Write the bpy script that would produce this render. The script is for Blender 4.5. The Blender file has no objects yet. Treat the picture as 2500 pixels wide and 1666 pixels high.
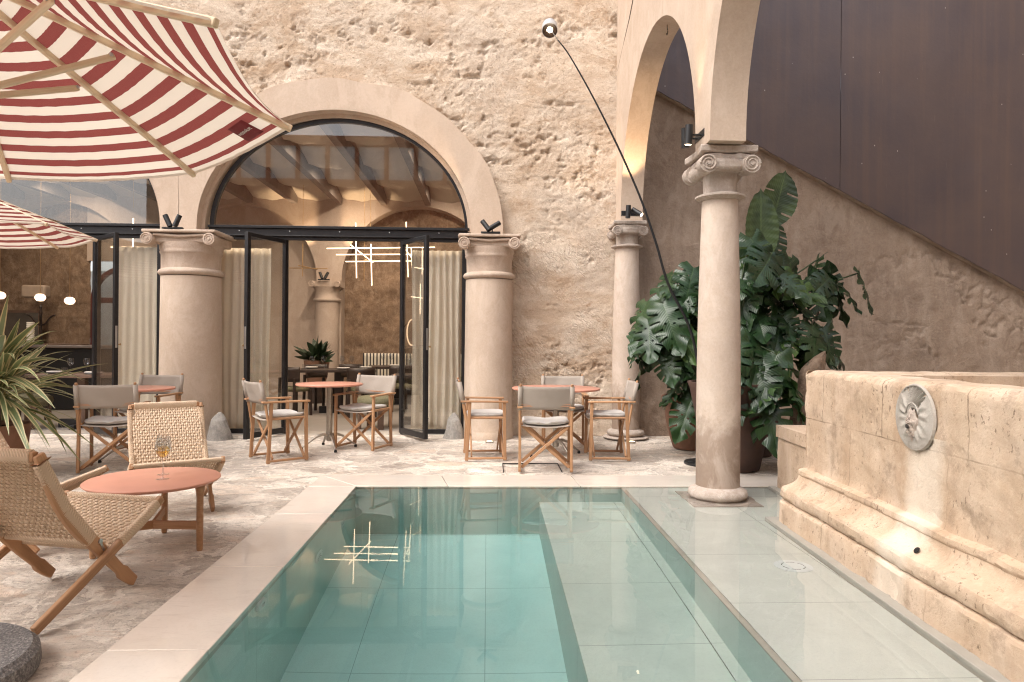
import bpy, bmesh, math, random
import numpy as np
from mathutils import Vector, Matrix
R=math.radians; PI=math.pi
S=bpy.context.scene; COL=S.collection
random.seed(7); rng=np.random.RandomState(11)

# ------------------------------------------------------------------ numpy noise
_T=np.random.RandomState(5).rand(256,256)
def vn(x,y,seed=0):
    x=np.asarray(x,float)+seed*17.31; y=np.asarray(y,float)+seed*9.77
    xi=np.floor(x).astype(int); yi=np.floor(y).astype(int); fx=x-xi; fy=y-yi
    fx=fx*fx*(3-2*fx); fy=fy*fy*(3-2*fy)
    a=_T[xi&255,yi&255]; b=_T[(xi+1)&255,yi&255]; c=_T[xi&255,(yi+1)&255]; d=_T[(xi+1)&255,(yi+1)&255]
    return (a*(1-fx)+b*fx)*(1-fy)+(c*(1-fx)+d*fx)*fy
def fbm(x,y,o=4,seed=0,g=.5):
    s=0;a=1;t=0
    for k in range(o):
        s=s+a*vn(x*2**k,y*2**k,seed+k); t+=a; a*=g
    return s/t

# ------------------------------------------------------------------ mesh builder
class MB:
    def __init__(s): s.v=[];s.f=[];s.uv=[]
    def add(s,vs,fs,uvs=None):
        n=len(s.v); s.v+= [tuple(p) for p in vs]
        for i,f in enumerate(fs):
            s.f.append([n+k for k in f])
            if uvs is None: s.uv.append([(vs[k][0],vs[k][1]) for k in f])
            elif isinstance(uvs,dict): s.uv.append(uvs[i])
            else: s.uv.append([uvs[k] for k in f])
        return s
    def box(s,x0,x1,y0,y1,z0,z1):
        return s.bar(((x0+x1)/2,(y0+y1)/2,z0),((x0+x1)/2,(y0+y1)/2,z1),x1-x0,y1-y0,up=(0,1,0))
    def bar(s,a,b,w,h,up=(0,0,1),w2=None,h2=None):
        a=Vector(a);b=Vector(b);d=b-a;L=d.length;d.normalize();u=Vector(up)
        if abs(d.dot(u))>.98:u=Vector((0,1,0)) if abs(d.y)<.9 else Vector((1,0,0))
        r=d.cross(u).normalized();u=r.cross(d).normalized()
        w2=w if w2 is None else w2;h2=h if h2 is None else h2
        vs=[]
        for (c,ww,hh) in ((a,w,h),(b,w2,h2)):
            for sx,sy in((-1,-1),(1,-1),(1,1),(-1,1)): vs.append(c+r*(sx*ww/2)+u*(sy*hh/2))
        fs=[(0,1,2,3),(7,6,5,4),(0,4,5,1),(1,5,6,2),(2,6,7,3),(3,7,4,0)]
        o=random.random()*5
        uv={0:[(o,0),(o,w),(o+h,w),(o+h,0)],1:[(o,0),(o,w),(o+h,w),(o+h,0)]}
        q=0
        for i in range(2,6):
            ww=w if i in(2,4) else h
            uv[i]=[(o,q),(o+L,q),(o+L,q+ww),(o,q+ww)];q+=ww
        return s.add(vs,fs,uv)
    def path(s,pts,w,h,up=(0,0,1)):      # rectangular section swept along a polyline, up fixed
        return s.sweep(pts,[(-w/2,-h/2),(w/2,-h/2),(w/2,h/2),(-w/2,h/2)],up)
    def sweep(s,pts,sec,up=(0,0,1),scale=None,cap=True):
        P=[Vector(p) for p in pts];n=len(P);m=len(sec);vs=[];uv=[];L=0;o=random.random()*5;u0=Vector(up)
        for i in range(n):
            d=(P[min(i+1,n-1)]-P[max(i-1,0)]).normalized()
            if abs(d.dot(u0))>.97: u0=Vector((0,1,0)) if abs(d.y)<.9 else Vector((1,0,0))
            r=d.cross(u0).normalized();u=r.cross(d).normalized()
            if i:L+=(P[i]-P[i-1]).length
            k=1 if scale is None else scale[i]
            for j,(a,b) in enumerate(sec): vs.append(P[i]+r*a*k+u*b*k);uv.append((L+o,j*.02))
        fs=[(i*m+j,i*m+(j+1)%m,(i+1)*m+(j+1)%m,(i+1)*m+j) for i in range(n-1) for j in range(m)]
        if cap: fs+= [tuple(range(m))[::-1],tuple((n-1)*m+j for j in range(m))]
        return s.add(vs,fs,uv)
    def tube(s,pts,r,n=8,up=(0,0,1),scale=None,cap=True):
        return s.sweep(pts,[(r*math.cos(2*PI*j/n),r*math.sin(2*PI*j/n)) for j in range(n)],up,scale,cap)
    def cyl(s,a,b,r,r2=None,n=20):
        return s.tube([a,b],r,n,scale=[1,(r2 or r)/r])
    def lathe(s,prof,n=28,c=(0,0,0),axis=None,cap=True):
        vs=[];uv=[]
        for i,(r,z) in enumerate(prof):
            for j in range(n):
                a=2*PI*j/n;vs.append(Vector((r*math.cos(a),r*math.sin(a),z)));uv.append((j/n,z))
        if axis is not None:
            q=Vector((0,0,1)).rotation_difference(Vector(axis)).to_matrix();vs=[q@v for v in vs]
        c=Vector(c);vs=[v+c for v in vs]
        fs=[(i*n+j,i*n+(j+1)%n,(i+1)*n+(j+1)%n,(i+1)*n+j) for i in range(len(prof)-1) for j in range(n)]
        if cap and prof[0][0]>1e-4: fs.append(tuple(range(n))[::-1])
        if cap and prof[-1][0]>1e-4: fs.append(tuple((len(prof)-1)*n+j for j in range(n)))
        return s.add(vs,fs,uv)
    def grid(s,Pf,nu,nv,uvf=None,keep=None,closeu=False):
        vs=[];uv=[]
        for i in range(nu+1):
            for j in range(nv+1):
                vs.append(Pf(i/nu,j/nv)); uv.append(uvf(i/nu,j/nv) if uvf else (i/nu,j/nv))
        fs=[]
        for i in range(nu):
            for j in range(nv):
                if keep is None or keep((i+.5)/nu,(j+.5)/nv):
                    a=i*(nv+1)+j;fs.append((a,a+nv+1,a+nv+2,a+1))
        return s.add(vs,fs,uv)
    def prism(s,poly,z0,z1,ax='z'):
        n=len(poly)
        def m(p,z): return {'z':(p[0],p[1],z),'y':(p[0],z,p[1]),'x':(z,p[0],p[1])}[ax]
        vs=[m(p,z0) for p in poly]+[m(p,z1) for p in poly]
        fs=[tuple(range(n))[::-1],tuple(range(n,2*n))]+[(i,(i+1)%n,(i+1)%n+n,i+n) for i in range(n)]
        return s.add(vs,fs,[(p[0],p[1]) for p in poly]*2)
    def obj(s,name,mat,parent=None,smooth=35,bevel=0,solid=0,sub=0):
        me=bpy.data.meshes.new(name);me.from_pydata(s.v,[],s.f);me.update()
        uvl=me.uv_layers.new(name='UVMap')
        uvl.data.foreach_set('uv',[c for f in s.uv for p in f for c in p])
        bm=bmesh.new();bm.from_mesh(me)
        loose=[v for v in bm.verts if not v.link_faces]
        if loose:bmesh.ops.delete(bm,geom=loose,context='VERTS')
        bmesh.ops.recalc_face_normals(bm,faces=bm.faces);bm.to_mesh(me);bm.free()
        me.materials.append(mat)
        if smooth:
            me.polygons.foreach_set('use_smooth',[True]*len(me.polygons))
            if smooth<180: me.set_sharp_from_angle(angle=R(smooth))
        o=bpy.data.objects.new(name,me);COL.objects.link(o)
        if parent is not None:o.parent=parent
        if solid:
            m=o.modifiers.new('solid','SOLIDIFY');m.thickness=solid;m.offset=0
        if bevel:
            m=o.modifiers.new('bevel','BEVEL');m.width=bevel;m.segments=2;m.limit_method='ANGLE';m.angle_limit=R(40)
        if sub:
            m=o.modifiers.new('sub','SUBSURF');m.levels=sub;m.render_levels=sub
        return o
def tag(o,label=None,cat=None,group=None,kind=None):
    if label:o['label']=label
    if cat:o['category']=cat
    if group:o['group']=group
    if kind:o['kind']=kind
    elif cat:o['kind']='thing'
    return o
def empty(name,loc=(0,0,0),rz=0,label=None,cat=None,group=None,kind=None):
    o=bpy.data.objects.new(name,None);COL.objects.link(o);o.location=loc;o.rotation_euler=(0,0,R(rz))
    return tag(o,label,cat,group,kind)
def dup(o,loc=None,rz=None,label=None,group=None,parent=None):
    c=o.copy();COL.objects.link(c);c.parent=parent
    if loc is not None:c.location=loc
    if rz is not None:c.rotation_euler=(0,0,R(rz))
    if label:c['label']=label
    if group:c['group']=group
    for ch in list(o.children):
        if ch.type!='LIGHT': dup(ch,parent=c)
    return c

# ------------------------------------------------------------------ materials
def newmat(name):
    m=bpy.data.materials.new(name);m.use_nodes=True;t=m.node_tree;t.nodes.clear()
    return m,t
class N:
    def __init__(s,t): s.t=t
    def n(s,typ,inp=None,**kw):
        q=s.t.nodes.new(typ)
        for k,v in kw.items(): setattr(q,k,v)
        for k,v in (inp or {}).items():
            if isinstance(v,bpy.types.NodeSocket): s.t.links.new(v,q.inputs[k])
            elif v is not None: q.inputs[k].default_value=v
        return q
    def math(s,op,a,b=0.,c=None,clamp=False):
        q=s.n('ShaderNodeMath',{0:a,1:b},operation=op,use_clamp=clamp)
        if c is not None:
            if isinstance(c,bpy.types.NodeSocket):s.t.links.new(c,q.inputs[2])
            else:q.inputs[2].default_value=c
        return q.outputs[0]
    def noise(s,vec,scale,detail=4,rough=.55,dist=0.):
        return s.n('ShaderNodeTexNoise',{'Vector':vec,'Scale':scale,'Detail':detail,'Roughness':rough,'Distortion':dist}).outputs['Fac']
    def ramp(s,fac,stops):
        q=s.n('ShaderNodeValToRGB',{0:fac});e=q.color_ramp.elements
        while len(e)<len(stops):e.new(.5)
        for i,(p,c) in enumerate(stops):
            e[i].position=p;e[i].color=(c,c,c,1) if isinstance(c,(int,float)) else tuple(c)+(1,)
        return q.outputs[0]
    def mix(s,f,a,b,mode='MIX'):
        q=s.n('ShaderNodeMix',data_type='RGBA',blend_type=mode)
        for i,v in ((0,f),(6,a),(7,b)):
            if isinstance(v,bpy.types.NodeSocket):s.t.links.new(v,q.inputs[i])
            else:q.inputs[i].default_value=v if i==0 else tuple(v)+(1,)
        return q.outputs[2]
    def map(s,vec,scale=(1,1,1),loc=(0,0,0),rot=(0,0,0)):
        return s.n('ShaderNodeMapping',{0:vec,'Scale':scale,'Location':loc,'Rotation':rot}).outputs[0]
    def bump(s,h,strength,dist,nrm=None):
        return s.n('ShaderNodeBump',{'Height':h,'Strength':strength,'Distance':dist,'Normal':nrm}).outputs[0]
    def sep(s,vec): return s.n('ShaderNodeSeparateXYZ',{0:vec}).outputs
    def out(s,surf,vol=None):
        o=s.n('ShaderNodeOutputMaterial',{0:surf})
        if vol is not None:s.t.links.new(vol,o.inputs[1])
    def pbr(s,col,rough=.6,metal=0.,nrm=None,coat=0.,spec=.5,**kw):
        d={'Base Color':col if isinstance(col,bpy.types.NodeSocket) else tuple(col)+(1,),'Roughness':rough,'Metallic':metal,'Coat Weight':coat,'Specular IOR Level':spec}
        if nrm is not None:d['Normal']=nrm
        d.update(kw)
        return s.n('ShaderNodeBsdfPrincipled',d).outputs[0]
    def joint(s,c,spacing,off,w):   # 1 on the joint line
        f=s.math('FRACT',s.math('DIVIDE',s.math('SUBTRACT',c,off),spacing))
        d=s.math('MINIMUM',f,s.math('SUBTRACT',1.,f))
        return s.math('LESS_THAN',d,w/spacing/2)
def simple(name,c,rough=.5,metal=0,var=.12,scale=6,bump=.0,bscale=60,coat=0,c2=None,spec=.5):
    m,t=newmat(name);n=N(t);co=n.n('ShaderNodeTexCoord').outputs['Object']
    f=n.ramp(n.noise(co,scale,5),[(.3,0.),(.7,1.)])
    c2=c2 or tuple(x*(1-var*2) for x in c)
    col=n.mix(f,c,c2)
    nr=None
    if bump: nr=n.bump(n.noise(co,bscale,5),bump,.01)
    n.out(n.pbr(col,rough,metal,nr,coat,spec));return m
def emit(name,c,s):
    m,t=newmat(name);n=N(t);n.out(n.n('ShaderNodeEmission',{0:tuple(c)+(1,),1:s}).outputs[0]);return m

M={}
M['black']=simple('black_metal',(.022,.021,.023),.38,.3,.2,20,.05,200)
M['blackfine']=simple('black_lamp',(.015,.015,.016),.45,.2,.1,20)
M['steel']=simple('brushed_steel',(.42,.38,.33),.32,.9,.1,30)
M['chrome']=simple('zinc',(.5,.5,.5),.3,.9,.1)
M['tabletop']=simple('salmon_lacquer',(.57,.26,.185),.33,0,.05,3,.03,300,spec=.4)
M['terracotta']=simple('terracotta',(.24,.12,.075),.75,0,.2,5,.25,40,c2=(.15,.08,.05))
M['darkpot']=simple('brown_planter',(.095,.05,.035),.75,0,.2,3,.2,30,c2=(.05,.03,.024))
M['darkwood']=simple('dark_wood',(.045,.027,.02),.45,0,.25,8,.1,60)
M['midwood']=simple('smoked_oak',(.16,.095,.065),.5,0,.25,5,.1,60)
M['boucle']=simple('olive_boucle',(.17,.155,.09),.95,0,.2,60,.6,160)
M['soil']=simple('soil',(.04,.027,.02),.95,0,.3,30,.6,60)
M['white']=simple('white_plastic',(.62,.64,.62),.4,0,.05,4)
M['plate']=simple('dark_stoneware',(.05,.045,.045),.35,0,.1,10)
M['napkin']=simple('linen_napkin',(.68,.64,.60),.9,0,.08,20,.2,200)
M['whitecloth']=simple('white_fabric',(.75,.72,.66),.9,0,.08,6,.1,60)
M['granite']=None
M['led']=emit('led_tube',(1,.70,.44),2.2)
M['lens']=emit('led_lens',(1,.76,.50),4)
M['globe']=emit('opal_globe',(1,.74,.50),1.6)
M['brass']=simple('brass',(.50,.33,.17),.35,.8,.1)
M['hook']=simple('iron_hook',(.10,.08,.06),.6,.5,.2)
M['grout']=simple('dark_joint',(.06,.052,.045),.9,0,.2)

def plaster(name,c1,c2,c3,scale=1.0,bump=.35,rough=.9,stain=None,streak=0.,dk=1.):
    c1,c2,c3=[(q[0]*.88*dk,q[1]*.985*dk,q[2]*1.13*dk) for q in (c1,c2,c3)]
    m,t=newmat(name);n=N(t);co=n.n('ShaderNodeTexCoord').outputs['Object']
    a=n.ramp(n.noise(co,1.3*scale,6,.6,.4),[(.32,0.),(.68,1.)])
    b=n.ramp(n.noise(co,7*scale,6,.65),[(.35,0.),(.75,1.)])
    col=n.mix(a,c1,c2);col=n.mix(n.math('MULTIPLY',b,.45),col,c3)
    if streak:
        st=n.ramp(n.noise(n.map(co,(7,7,.55)),1.,4),[(.45,0.),(.7,1.)])
        col=n.mix(n.math('MULTIPLY',st,streak),col,c3)
    if stain is not None:
        z=n.sep(co)[2]
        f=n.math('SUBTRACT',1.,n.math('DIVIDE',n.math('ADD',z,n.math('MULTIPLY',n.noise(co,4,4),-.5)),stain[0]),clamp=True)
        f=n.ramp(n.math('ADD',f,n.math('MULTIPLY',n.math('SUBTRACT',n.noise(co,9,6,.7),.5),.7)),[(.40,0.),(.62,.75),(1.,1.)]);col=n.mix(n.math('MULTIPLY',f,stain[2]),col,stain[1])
    f=n.ramp(n.noise(co,46,6,.75),[(.40,0.),(.62,1.)]);col=n.mix(n.math('MULTIPLY',f,.22),col,tuple(v*.70 for v in c2))
    g=n.ramp(n.noise(n.map(co,(1,1,.5),loc=(2,7,3)),2.6*scale,7,.72,.8),[(.50,0.),(.60,1.)]);col=n.mix(n.math('MULTIPLY',g,.30),col,tuple(min(1,v*1.16) for v in c3))
    pit=n.ramp(n.noise(co,34,5,.8),[(.64,0.),(.70,1.)]);col=n.mix(n.math('MULTIPLY',pit,.4),col,tuple(v*.5 for v in c2))
    h=n.math('ADD',n.noise(co,14*scale,6,.65),n.math('MULTIPLY',n.noise(co,70*scale,4,.7),.45))
    h=n.math('SUBTRACT',h,n.math('MULTIPLY',pit,.4))
    n.out(n.pbr(col,rough,0,n.bump(h,bump,.014),0,.25));return m
M['smooth']=plaster('limewash_plaster',(.60,.425,.29),(.52,.355,.235),(.64,.47,.335),1.,.18,streak=.2)
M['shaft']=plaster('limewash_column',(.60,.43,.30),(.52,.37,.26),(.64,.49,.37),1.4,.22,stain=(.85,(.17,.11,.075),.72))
M['bigcol']=plaster('limewash_big_column',(.60,.425,.29),(.53,.37,.25),(.64,.48,.35),1.2,.2)
M['capital']=plaster('worn_capital_stone',(.52,.39,.29),(.38,.27,.19),(.60,.48,.38),4,.5)
M['bigcap']=plaster('limewashed_capital',(.60,.43,.30),(.50,.34,.23),(.62,.46,.34),2.5,.4)
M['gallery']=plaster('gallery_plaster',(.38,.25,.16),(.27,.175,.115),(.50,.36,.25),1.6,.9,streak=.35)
M['inner']=plaster('interior_plaster',(.52,.38,.28),(.44,.31,.225),(.55,.42,.32),.8,.15)
M['stopper']=plaster('guard_stone',(.44,.36,.28),(.27,.23,.19),(.55,.46,.36),9,.6)
M['innerrough']=plaster('interior_stone',(.30,.18,.105),(.15,.085,.05),(.42,.29,.19),3,1.)

def roughwall():
    m,t=newmat('rough_lime_plaster');n=N(t);co=n.n('ShaderNodeTexCoord').outputs['Object'];x,y,z=n.sep(co)
    a=n.ramp(n.noise(co,.6,5,.6,.8),[(.36,0.),(.62,1.)])
    b=n.ramp(n.noise(n.map(co,(1,1,1.7),loc=(3,1,7)),1.5,7,.68,.6),[(.42,0.),(.60,1.)])
    c=n.ramp(n.noise(co,10,6,.72),[(.42,0.),(.7,1.)])
    col=n.mix(a,(.66,.545,.435),(.47,.35,.25))
    col=n.mix(n.math('MULTIPLY',b,.8),col,(.76,.67,.565))
    col=n.mix(n.math('MULTIPLY',c,.4),col,(.43,.31,.215))
    d=n.ramp(n.noise(n.map(co,(1,1,1.6),loc=(9,2,3)),1.9,8,.74,1.2),[(.56,0.),(.66,1.)])
    col=n.mix(n.math('MULTIPLY',d,.75),col,(.33,.215,.13))
    g=n.ramp(n.noise(n.map(co,loc=(1,6,2)),.9,4,.6),[(.52,0.),(.62,1.)])
    col=n.mix(n.math('MULTIPLY',g,.4),col,(.52,.45,.385))
    gr=n.ramp(n.noise(co,60,6,.8),[(.36,0.),(.60,1.)]);col=n.mix(n.math('MULTIPLY',gr,.36),col,(.36,.27,.195))
    pit=n.ramp(n.noise(co,38,6,.8),[(.58,0.),(.66,1.)])
    col=n.mix(n.math('MULTIPLY',pit,.6),col,(.24,.165,.11))
    col=n.mix(1.,col,(1.09,1.08,1.07),'MULTIPLY')
    h=n.math('ADD',n.noise(co,30,9,.8),n.math('MULTIPLY',n.noise(co,90,6,.8),.7));h=n.math('SUBTRACT',h,n.math('MULTIPLY',pit,.5))
    w=n.n('ShaderNodeTexWave',{'Vector':n.map(co,(1,1,1),rot=(0,.62,0)),'Scale':7.,'Distortion':9.,'Detail':4.,'Detail Scale':2.5}).outputs['Fac']
    pm=n.math('MULTIPLY',n.ramp(n.noise(n.map(co,loc=(4,4,1)),1.3,4),[(.46,0.),(.56,1.)]),n.math('LESS_THAN',n.math('ADD',z,n.noise(co,2,2)),3.1))
    h=n.math('ADD',h,n.math('MULTIPLY',n.math('MULTIPLY',w,pm),.55))
    n.out(n.pbr(col,.95,0,n.bump(h,.8,.02),0,.15));return m
M['rough']=roughwall()

def stone_fountain():
    m,t=newmat('weathered_limestone');n=N(t);co=n.n('ShaderNodeTexCoord').outputs['Object'];x,y,z=n.sep(co)
    a=n.ramp(n.noise(co,1.8,6,.6,.5),[(.35,0.),(.65,1.)])
    col=n.mix(a,(.60,.485,.385),(.52,.395,.285))
    low=n.ramp(n.noise(n.map(co,(4,4,.7)),1.2,5),[(.42,0.),(.7,1.)])
    col=n.mix(n.math('MULTIPLY',low,.65),col,(.38,.26,.17))
    col=n.mix(n.math('MULTIPLY',n.ramp(n.noise(co,30,6,.7),[(.5,0.),(.72,1.)]),.35),col,(.66,.55,.42))
    # dark specks, sunk in the bump
    v=n.noise(n.map(co,(1,1,.6),loc=(3,8,1)),48,4,.7)
    patch=n.ramp(n.noise(co,3.4,5,.7),[(.44,0.),(.58,1.)])
    spk=n.math('MULTIPLY',n.math('GREATER_THAN',v,.615),patch)
    col=n.mix(n.math('MULTIPLY',spk,.75),col,(.17,.12,.08))
    dk=n.ramp(n.noise(n.map(co,loc=(5,5,5)),5.5,7,.75),[(.54,0.),(.66,1.)])
    col=n.mix(n.math('MULTIPLY',dk,.6),col,(.27,.20,.145))
    # limescale run below the medallion
    band=n.math('SUBTRACT',1.,n.math('DIVIDE',n.math('ABSOLUTE',n.math('ADD',y,n.math('ADD',1.30,n.math('MULTIPLY',n.noise(co,5,3),.12)))),.17),clamp=True)
    below=n.math('LESS_THAN',z,.80)
    col=n.mix(n.math('MULTIPLY',n.math('MULTIPLY',n.ramp(band,[(0.,0.),(.45,1.)]),below),.6),col,(.74,.66,.56))
    # block joints
    zz=n.math('ADD',z,n.math('MULTIPLY',n.noise(co,7,3),.012)); yy=n.math('ADD',y,n.math('MULTIPLY',n.noise(co,9,3),.014))
    upj=n.math('MULTIPLY',n.joint(yy,.36,.11,.007),n.math('GREATER_THAN',z,.74))
    mj=n.math('MULTIPLY',n.joint(yy,.92,.30,.007),n.math('MULTIPLY',n.math('LESS_THAN',z,.74),n.math('GREATER_THAN',z,.37)))
    lj=n.math('MULTIPLY',n.joint(yy,1.05,.45,.009),n.math('LESS_THAN',z,.37))
    hj=n.math('LESS_THAN',n.math('ABSOLUTE',n.math('SUBTRACT',zz,.745)),.0035)
    j=n.math('MAXIMUM',n.math('MAXIMUM',upj,mj),n.math('MAXIMUM',lj,hj))
    col=n.mix(1.,col,(1.0,.985,.97),'MULTIPLY');jm=n.math('MULTIPLY',j,n.ramp(n.noise(co,3.3,3),[(.42,.05),(.6,.8)]))
    col=n.mix(jm,col,(.20,.14,.09))
    h=n.math('ADD',n.noise(co,25,7,.7),n.math('MULTIPLY',n.noise(co,110,4,.7),.3))
    h=n.math('SUBTRACT',h,n.math('MULTIPLY',spk,.6));h=n.math('SUBTRACT',h,n.math('MULTIPLY',j,.8))
    n.out(n.pbr(col,.9,0,n.bump(h,.6,.012),0,.2));return m
M['fountain']=stone_fountain()
M['medal']=simple('grey_marble',(.42,.385,.34),.8,0,.12,14,.4,60,c2=(.31,.275,.235))
M['trim']=simple('grey_tile_edge',(.33,.31,.27),.45,0,.08,8)

def patio():
    m,t=newmat('old_flagstones');n=N(t);co=n.n('ShaderNodeTexCoord').outputs['Object']
    d=n.n('ShaderNodeTexNoise',{'Vector':co,'Scale':2.6,'Detail':6.,'Roughness':.65})
    dd=n.n('ShaderNodeVectorMath',{0:n.n('ShaderNodeVectorMath',{0:d.outputs['Color'],1:(.5,.5,.5)},operation='SUBTRACT').outputs[0],1:(.75,.6,.3)},operation='MULTIPLY').outputs[0]
    wv=n.n('ShaderNodeVectorMath',{0:co,1:dd},operation='ADD').outputs[0]
    wv=n.map(wv,(1.5,2.2,1))
    ve=n.n('ShaderNodeTexVoronoi',{'Vector':wv,'Scale':1.6,'Randomness':1.},feature='DISTANCE_TO_EDGE').outputs['Distance']
    vc=n.n('ShaderNodeTexVoronoi',{'Vector':wv,'Scale':1.6,'Randomness':1.},feature='F1').outputs['Color']
    cs=n.sep(vc)[0];cs2=n.sep(vc)[1]
    stone=n.ramp(cs,[(0.,(.40,.335,.28)),(.3,(.74,.66,.57)),(.5,(.50,.42,.35)),(.75,(.86,.79,.70)),(1.,(.64,.50,.39))])
    lay=n.noise(n.map(co,(1.5,3.2,1),rot=(0,0,.16)),2.4,9,.74,1.2)
    stone=n.mix(n.math('MULTIPLY',n.ramp(lay,[(.52,0.),(.58,1.)]),.58),stone,(.25,.20,.165))
    stone=n.mix(n.math('MULTIPLY',n.ramp(lay,[(.38,1.),(.45,0.)]),.5),stone,(.60,.42,.30))
    stone=n.mix(n.math('MULTIPLY',n.ramp(n.noise(co,9,7,.75),[(.46,0.),(.62,1.)]),.5),stone,(.72,.65,.57))
    stone=n.mix(n.math('MULTIPLY',n.ramp(n.noise(n.map(co,loc=(5,1,2)),1.1,5,.7),[(.52,0.),(.62,1.)]),.45),stone,(.37,.33,.30))
    mort=n.mix(n.ramp(n.noise(co,26,6,.75),[(.35,0.),(.65,1.)]),(.66,.59,.51),(.82,.74,.65))
    mk=n.ramp(n.math('ADD',ve,n.math('MULTIPLY',n.noise(co,14,5,.7),.05)),[(.045,1.),(.085,0.)])
    col=n.mix(mk,stone,mort)
    edge=n.ramp(n.math('ABSOLUTE',n.math('SUBTRACT',n.math('ADD',ve,n.math('MULTIPLY',n.noise(co,14,5,.7),.05)),.075)),[(0.,1.),(.012,0.)])
    em=n.math('MULTIPLY',edge,n.ramp(n.noise(co,4,5,.7),[(.38,0.),(.5,1.)]))
    col=n.mix(n.math('MULTIPLY',em,.38),col,(.16,.12,.09))
    crk=n.ramp(n.noise(n.map(co,(1.2,3.6,1),rot=(0,0,.1)),2.6,9,.8,2.4),[(.494,0.),(.501,1.),(.508,0.)])
    crk=n.math('MULTIPLY',crk,n.ramp(n.noise(co,1.7,3),[(.45,0.),(.55,1.)]))
    col=n.mix(n.math('MULTIPLY',crk,.55),col,(.13,.10,.08))
    gr=n.ramp(n.noise(co,34,6,.8),[(.38,0.),(.62,1.)]);col=n.mix(n.math('MULTIPLY',gr,.22),col,(.38,.31,.25));col=n.mix(1.,col,(1.12,1.12,1.12),'MULTIPLY')
    pit=n.ramp(n.noise(co,48,5,.75),[(.58,0.),(.66,1.)]);col=n.mix(n.math('MULTIPLY',pit,.55),col,(.25,.19,.15))
    h=n.math('ADD',n.math('MULTIPLY',lay,1.8),n.math('MULTIPLY',n.noise(co,35,8,.75),.5))
    h=n.math('SUBTRACT',h,n.math('MULTIPLY',crk,.35));h=n.math('SUBTRACT',h,n.math('MULTIPLY',mk,.18));h=n.math('SUBTRACT',h,n.math('MULTIPLY',em,.3))
    h=n.math('ADD',h,n.math('MULTIPLY',cs2,.35))
    n.out(n.pbr(col,n.ramp(n.noise(co,5,3),[(.3,.5),(.7,.8)]),0,n.bump(h,.85,.03),0,.4));return m
M['patio']=patio()
def tile(name,c1,c2,sx,sy,sz,offs=(0,0,0),w=.004,vein=0,rough=.3,coat=0.,coatr=.03,jc=(.30,.33,.31)):
    m,t=newmat(name);n=N(t);co=n.n('ShaderNodeTexCoord').outputs['Object'];x,y,z=n.sep(co)
    a=n.ramp(n.noise(co,3,7,.65,.5),[(.3,0.),(.7,1.)])
    col=n.mix(a,c1,c2)
    col=n.mix(n.math('MULTIPLY',n.ramp(n.noise(co,60,4,.7),[(.5,0.),(.7,1.)]),.25),col,tuple(v*.8 for v in c2))
    if vein:
        vv=n.ramp(n.noise(n.map(co,(1,.6,1),rot=(0,0,.7)),1.3,7,.6,1.2),[(.495,0.),(.5,1.),(.505,0.)])
        col=n.mix(n.math('MULTIPLY',vv,vein),col,(.72,.63,.54))
        col=n.mix(n.math('MULTIPLY',n.ramp(n.noise(n.map(co,(1,5,1)),3,6,.7,1.),[(.55,0.),(.75,1.)]),.3),col,(.32,.24,.18))
    j=None
    for c,s_,o in ((x,sx,offs[0]),(y,sy,offs[1]),(z,sz,offs[2])):
        if s_:
            k=n.joint(c,s_,o,w);j=k if j is None else n.math('MAXIMUM',j,k)
    if j is not None: col=n.mix(n.math('MULTIPLY',j,.8),col,jc)
    nr=n.bump(n.noise(co,25,5),.03,.01)
    n.out(n.pbr(col,rough,0,nr,coat,.5,**{'Coat Roughness':coatr,'Coat IOR':1.4}));return m
M['coping']=tile('beige_limestone_coping',(.78,.71,.63),(.70,.62,.54),0,0,0,vein=.5,rough=.35,coat=1.,coatr=.02)
M['pooldeep']=tile('pool_tile_deep',(.76,.82,.79),(.68,.74,.71),.75,1.0,0,offs=(-.75,.85,0),rough=.5)
M['poolwall']=tile('pool_wall_tile',(.54,.61,.57),(.48,.55,.51),.75,1.0,0,offs=(-.65,.38,0),rough=.5)
M['shelf']=tile('pool_shelf_tile',(.58,.585,.53),(.50,.505,.455),0,.75,0,offs=(0,.30,0),rough=.5,jc=(.2,.2,.18))
M['edge']=simple('pool_edge_trim',(.42,.38,.32),.5,0,.1,6)
M['innerfloor']=tile('interior_floor_tile',(.34,.30,.27),(.26,.235,.21),.9,.9,0,offs=(.2,.1,0),rough=.35,w=.006)

def panelm():
    m,t=newmat('patinated_brown_metal');n=N(t);co=n.n('ShaderNodeTexCoord').outputs['Object'];x,y,z=n.sep(co)
    a=n.ramp(n.noise(co,.8,5,.6,.4),[(.3,0.),(.7,1.)])
    col=n.mix(a,(.125,.09,.082),(.088,.070,.076))
    st=n.ramp(n.noise(n.map(co,(9,9,.35)),1.,5),[(.45,0.),(.75,1.)])
    col=n.mix(n.math('MULTIPLY',st,.4),col,(.17,.11,.085))
    sc=n.ramp(n.noise(n.map(co,(40,40,1.2)),1.,3,.8),[(.70,0.),(.74,1.)])
    col=n.mix(n.math('MULTIPLY',sc,.35),col,(.3,.25,.22))
    dots=n.n('ShaderNodeTexVoronoi',{'Vector':n.map(co,(1,1,.6)),'Scale':6.},feature='F1').outputs['Distance']
    col=n.mix(n.math('LESS_THAN',dots,.035),col,(.42,.38,.35))
    n.out(n.pbr(col,n.ramp(n.noise(co,2.5,6,.65),[(.3,.34),(.7,.52)]),.35,n.bump(n.noise(co,9,7,.7),.2,.02),0,.5));return m
M['panel']=panelm()

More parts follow.
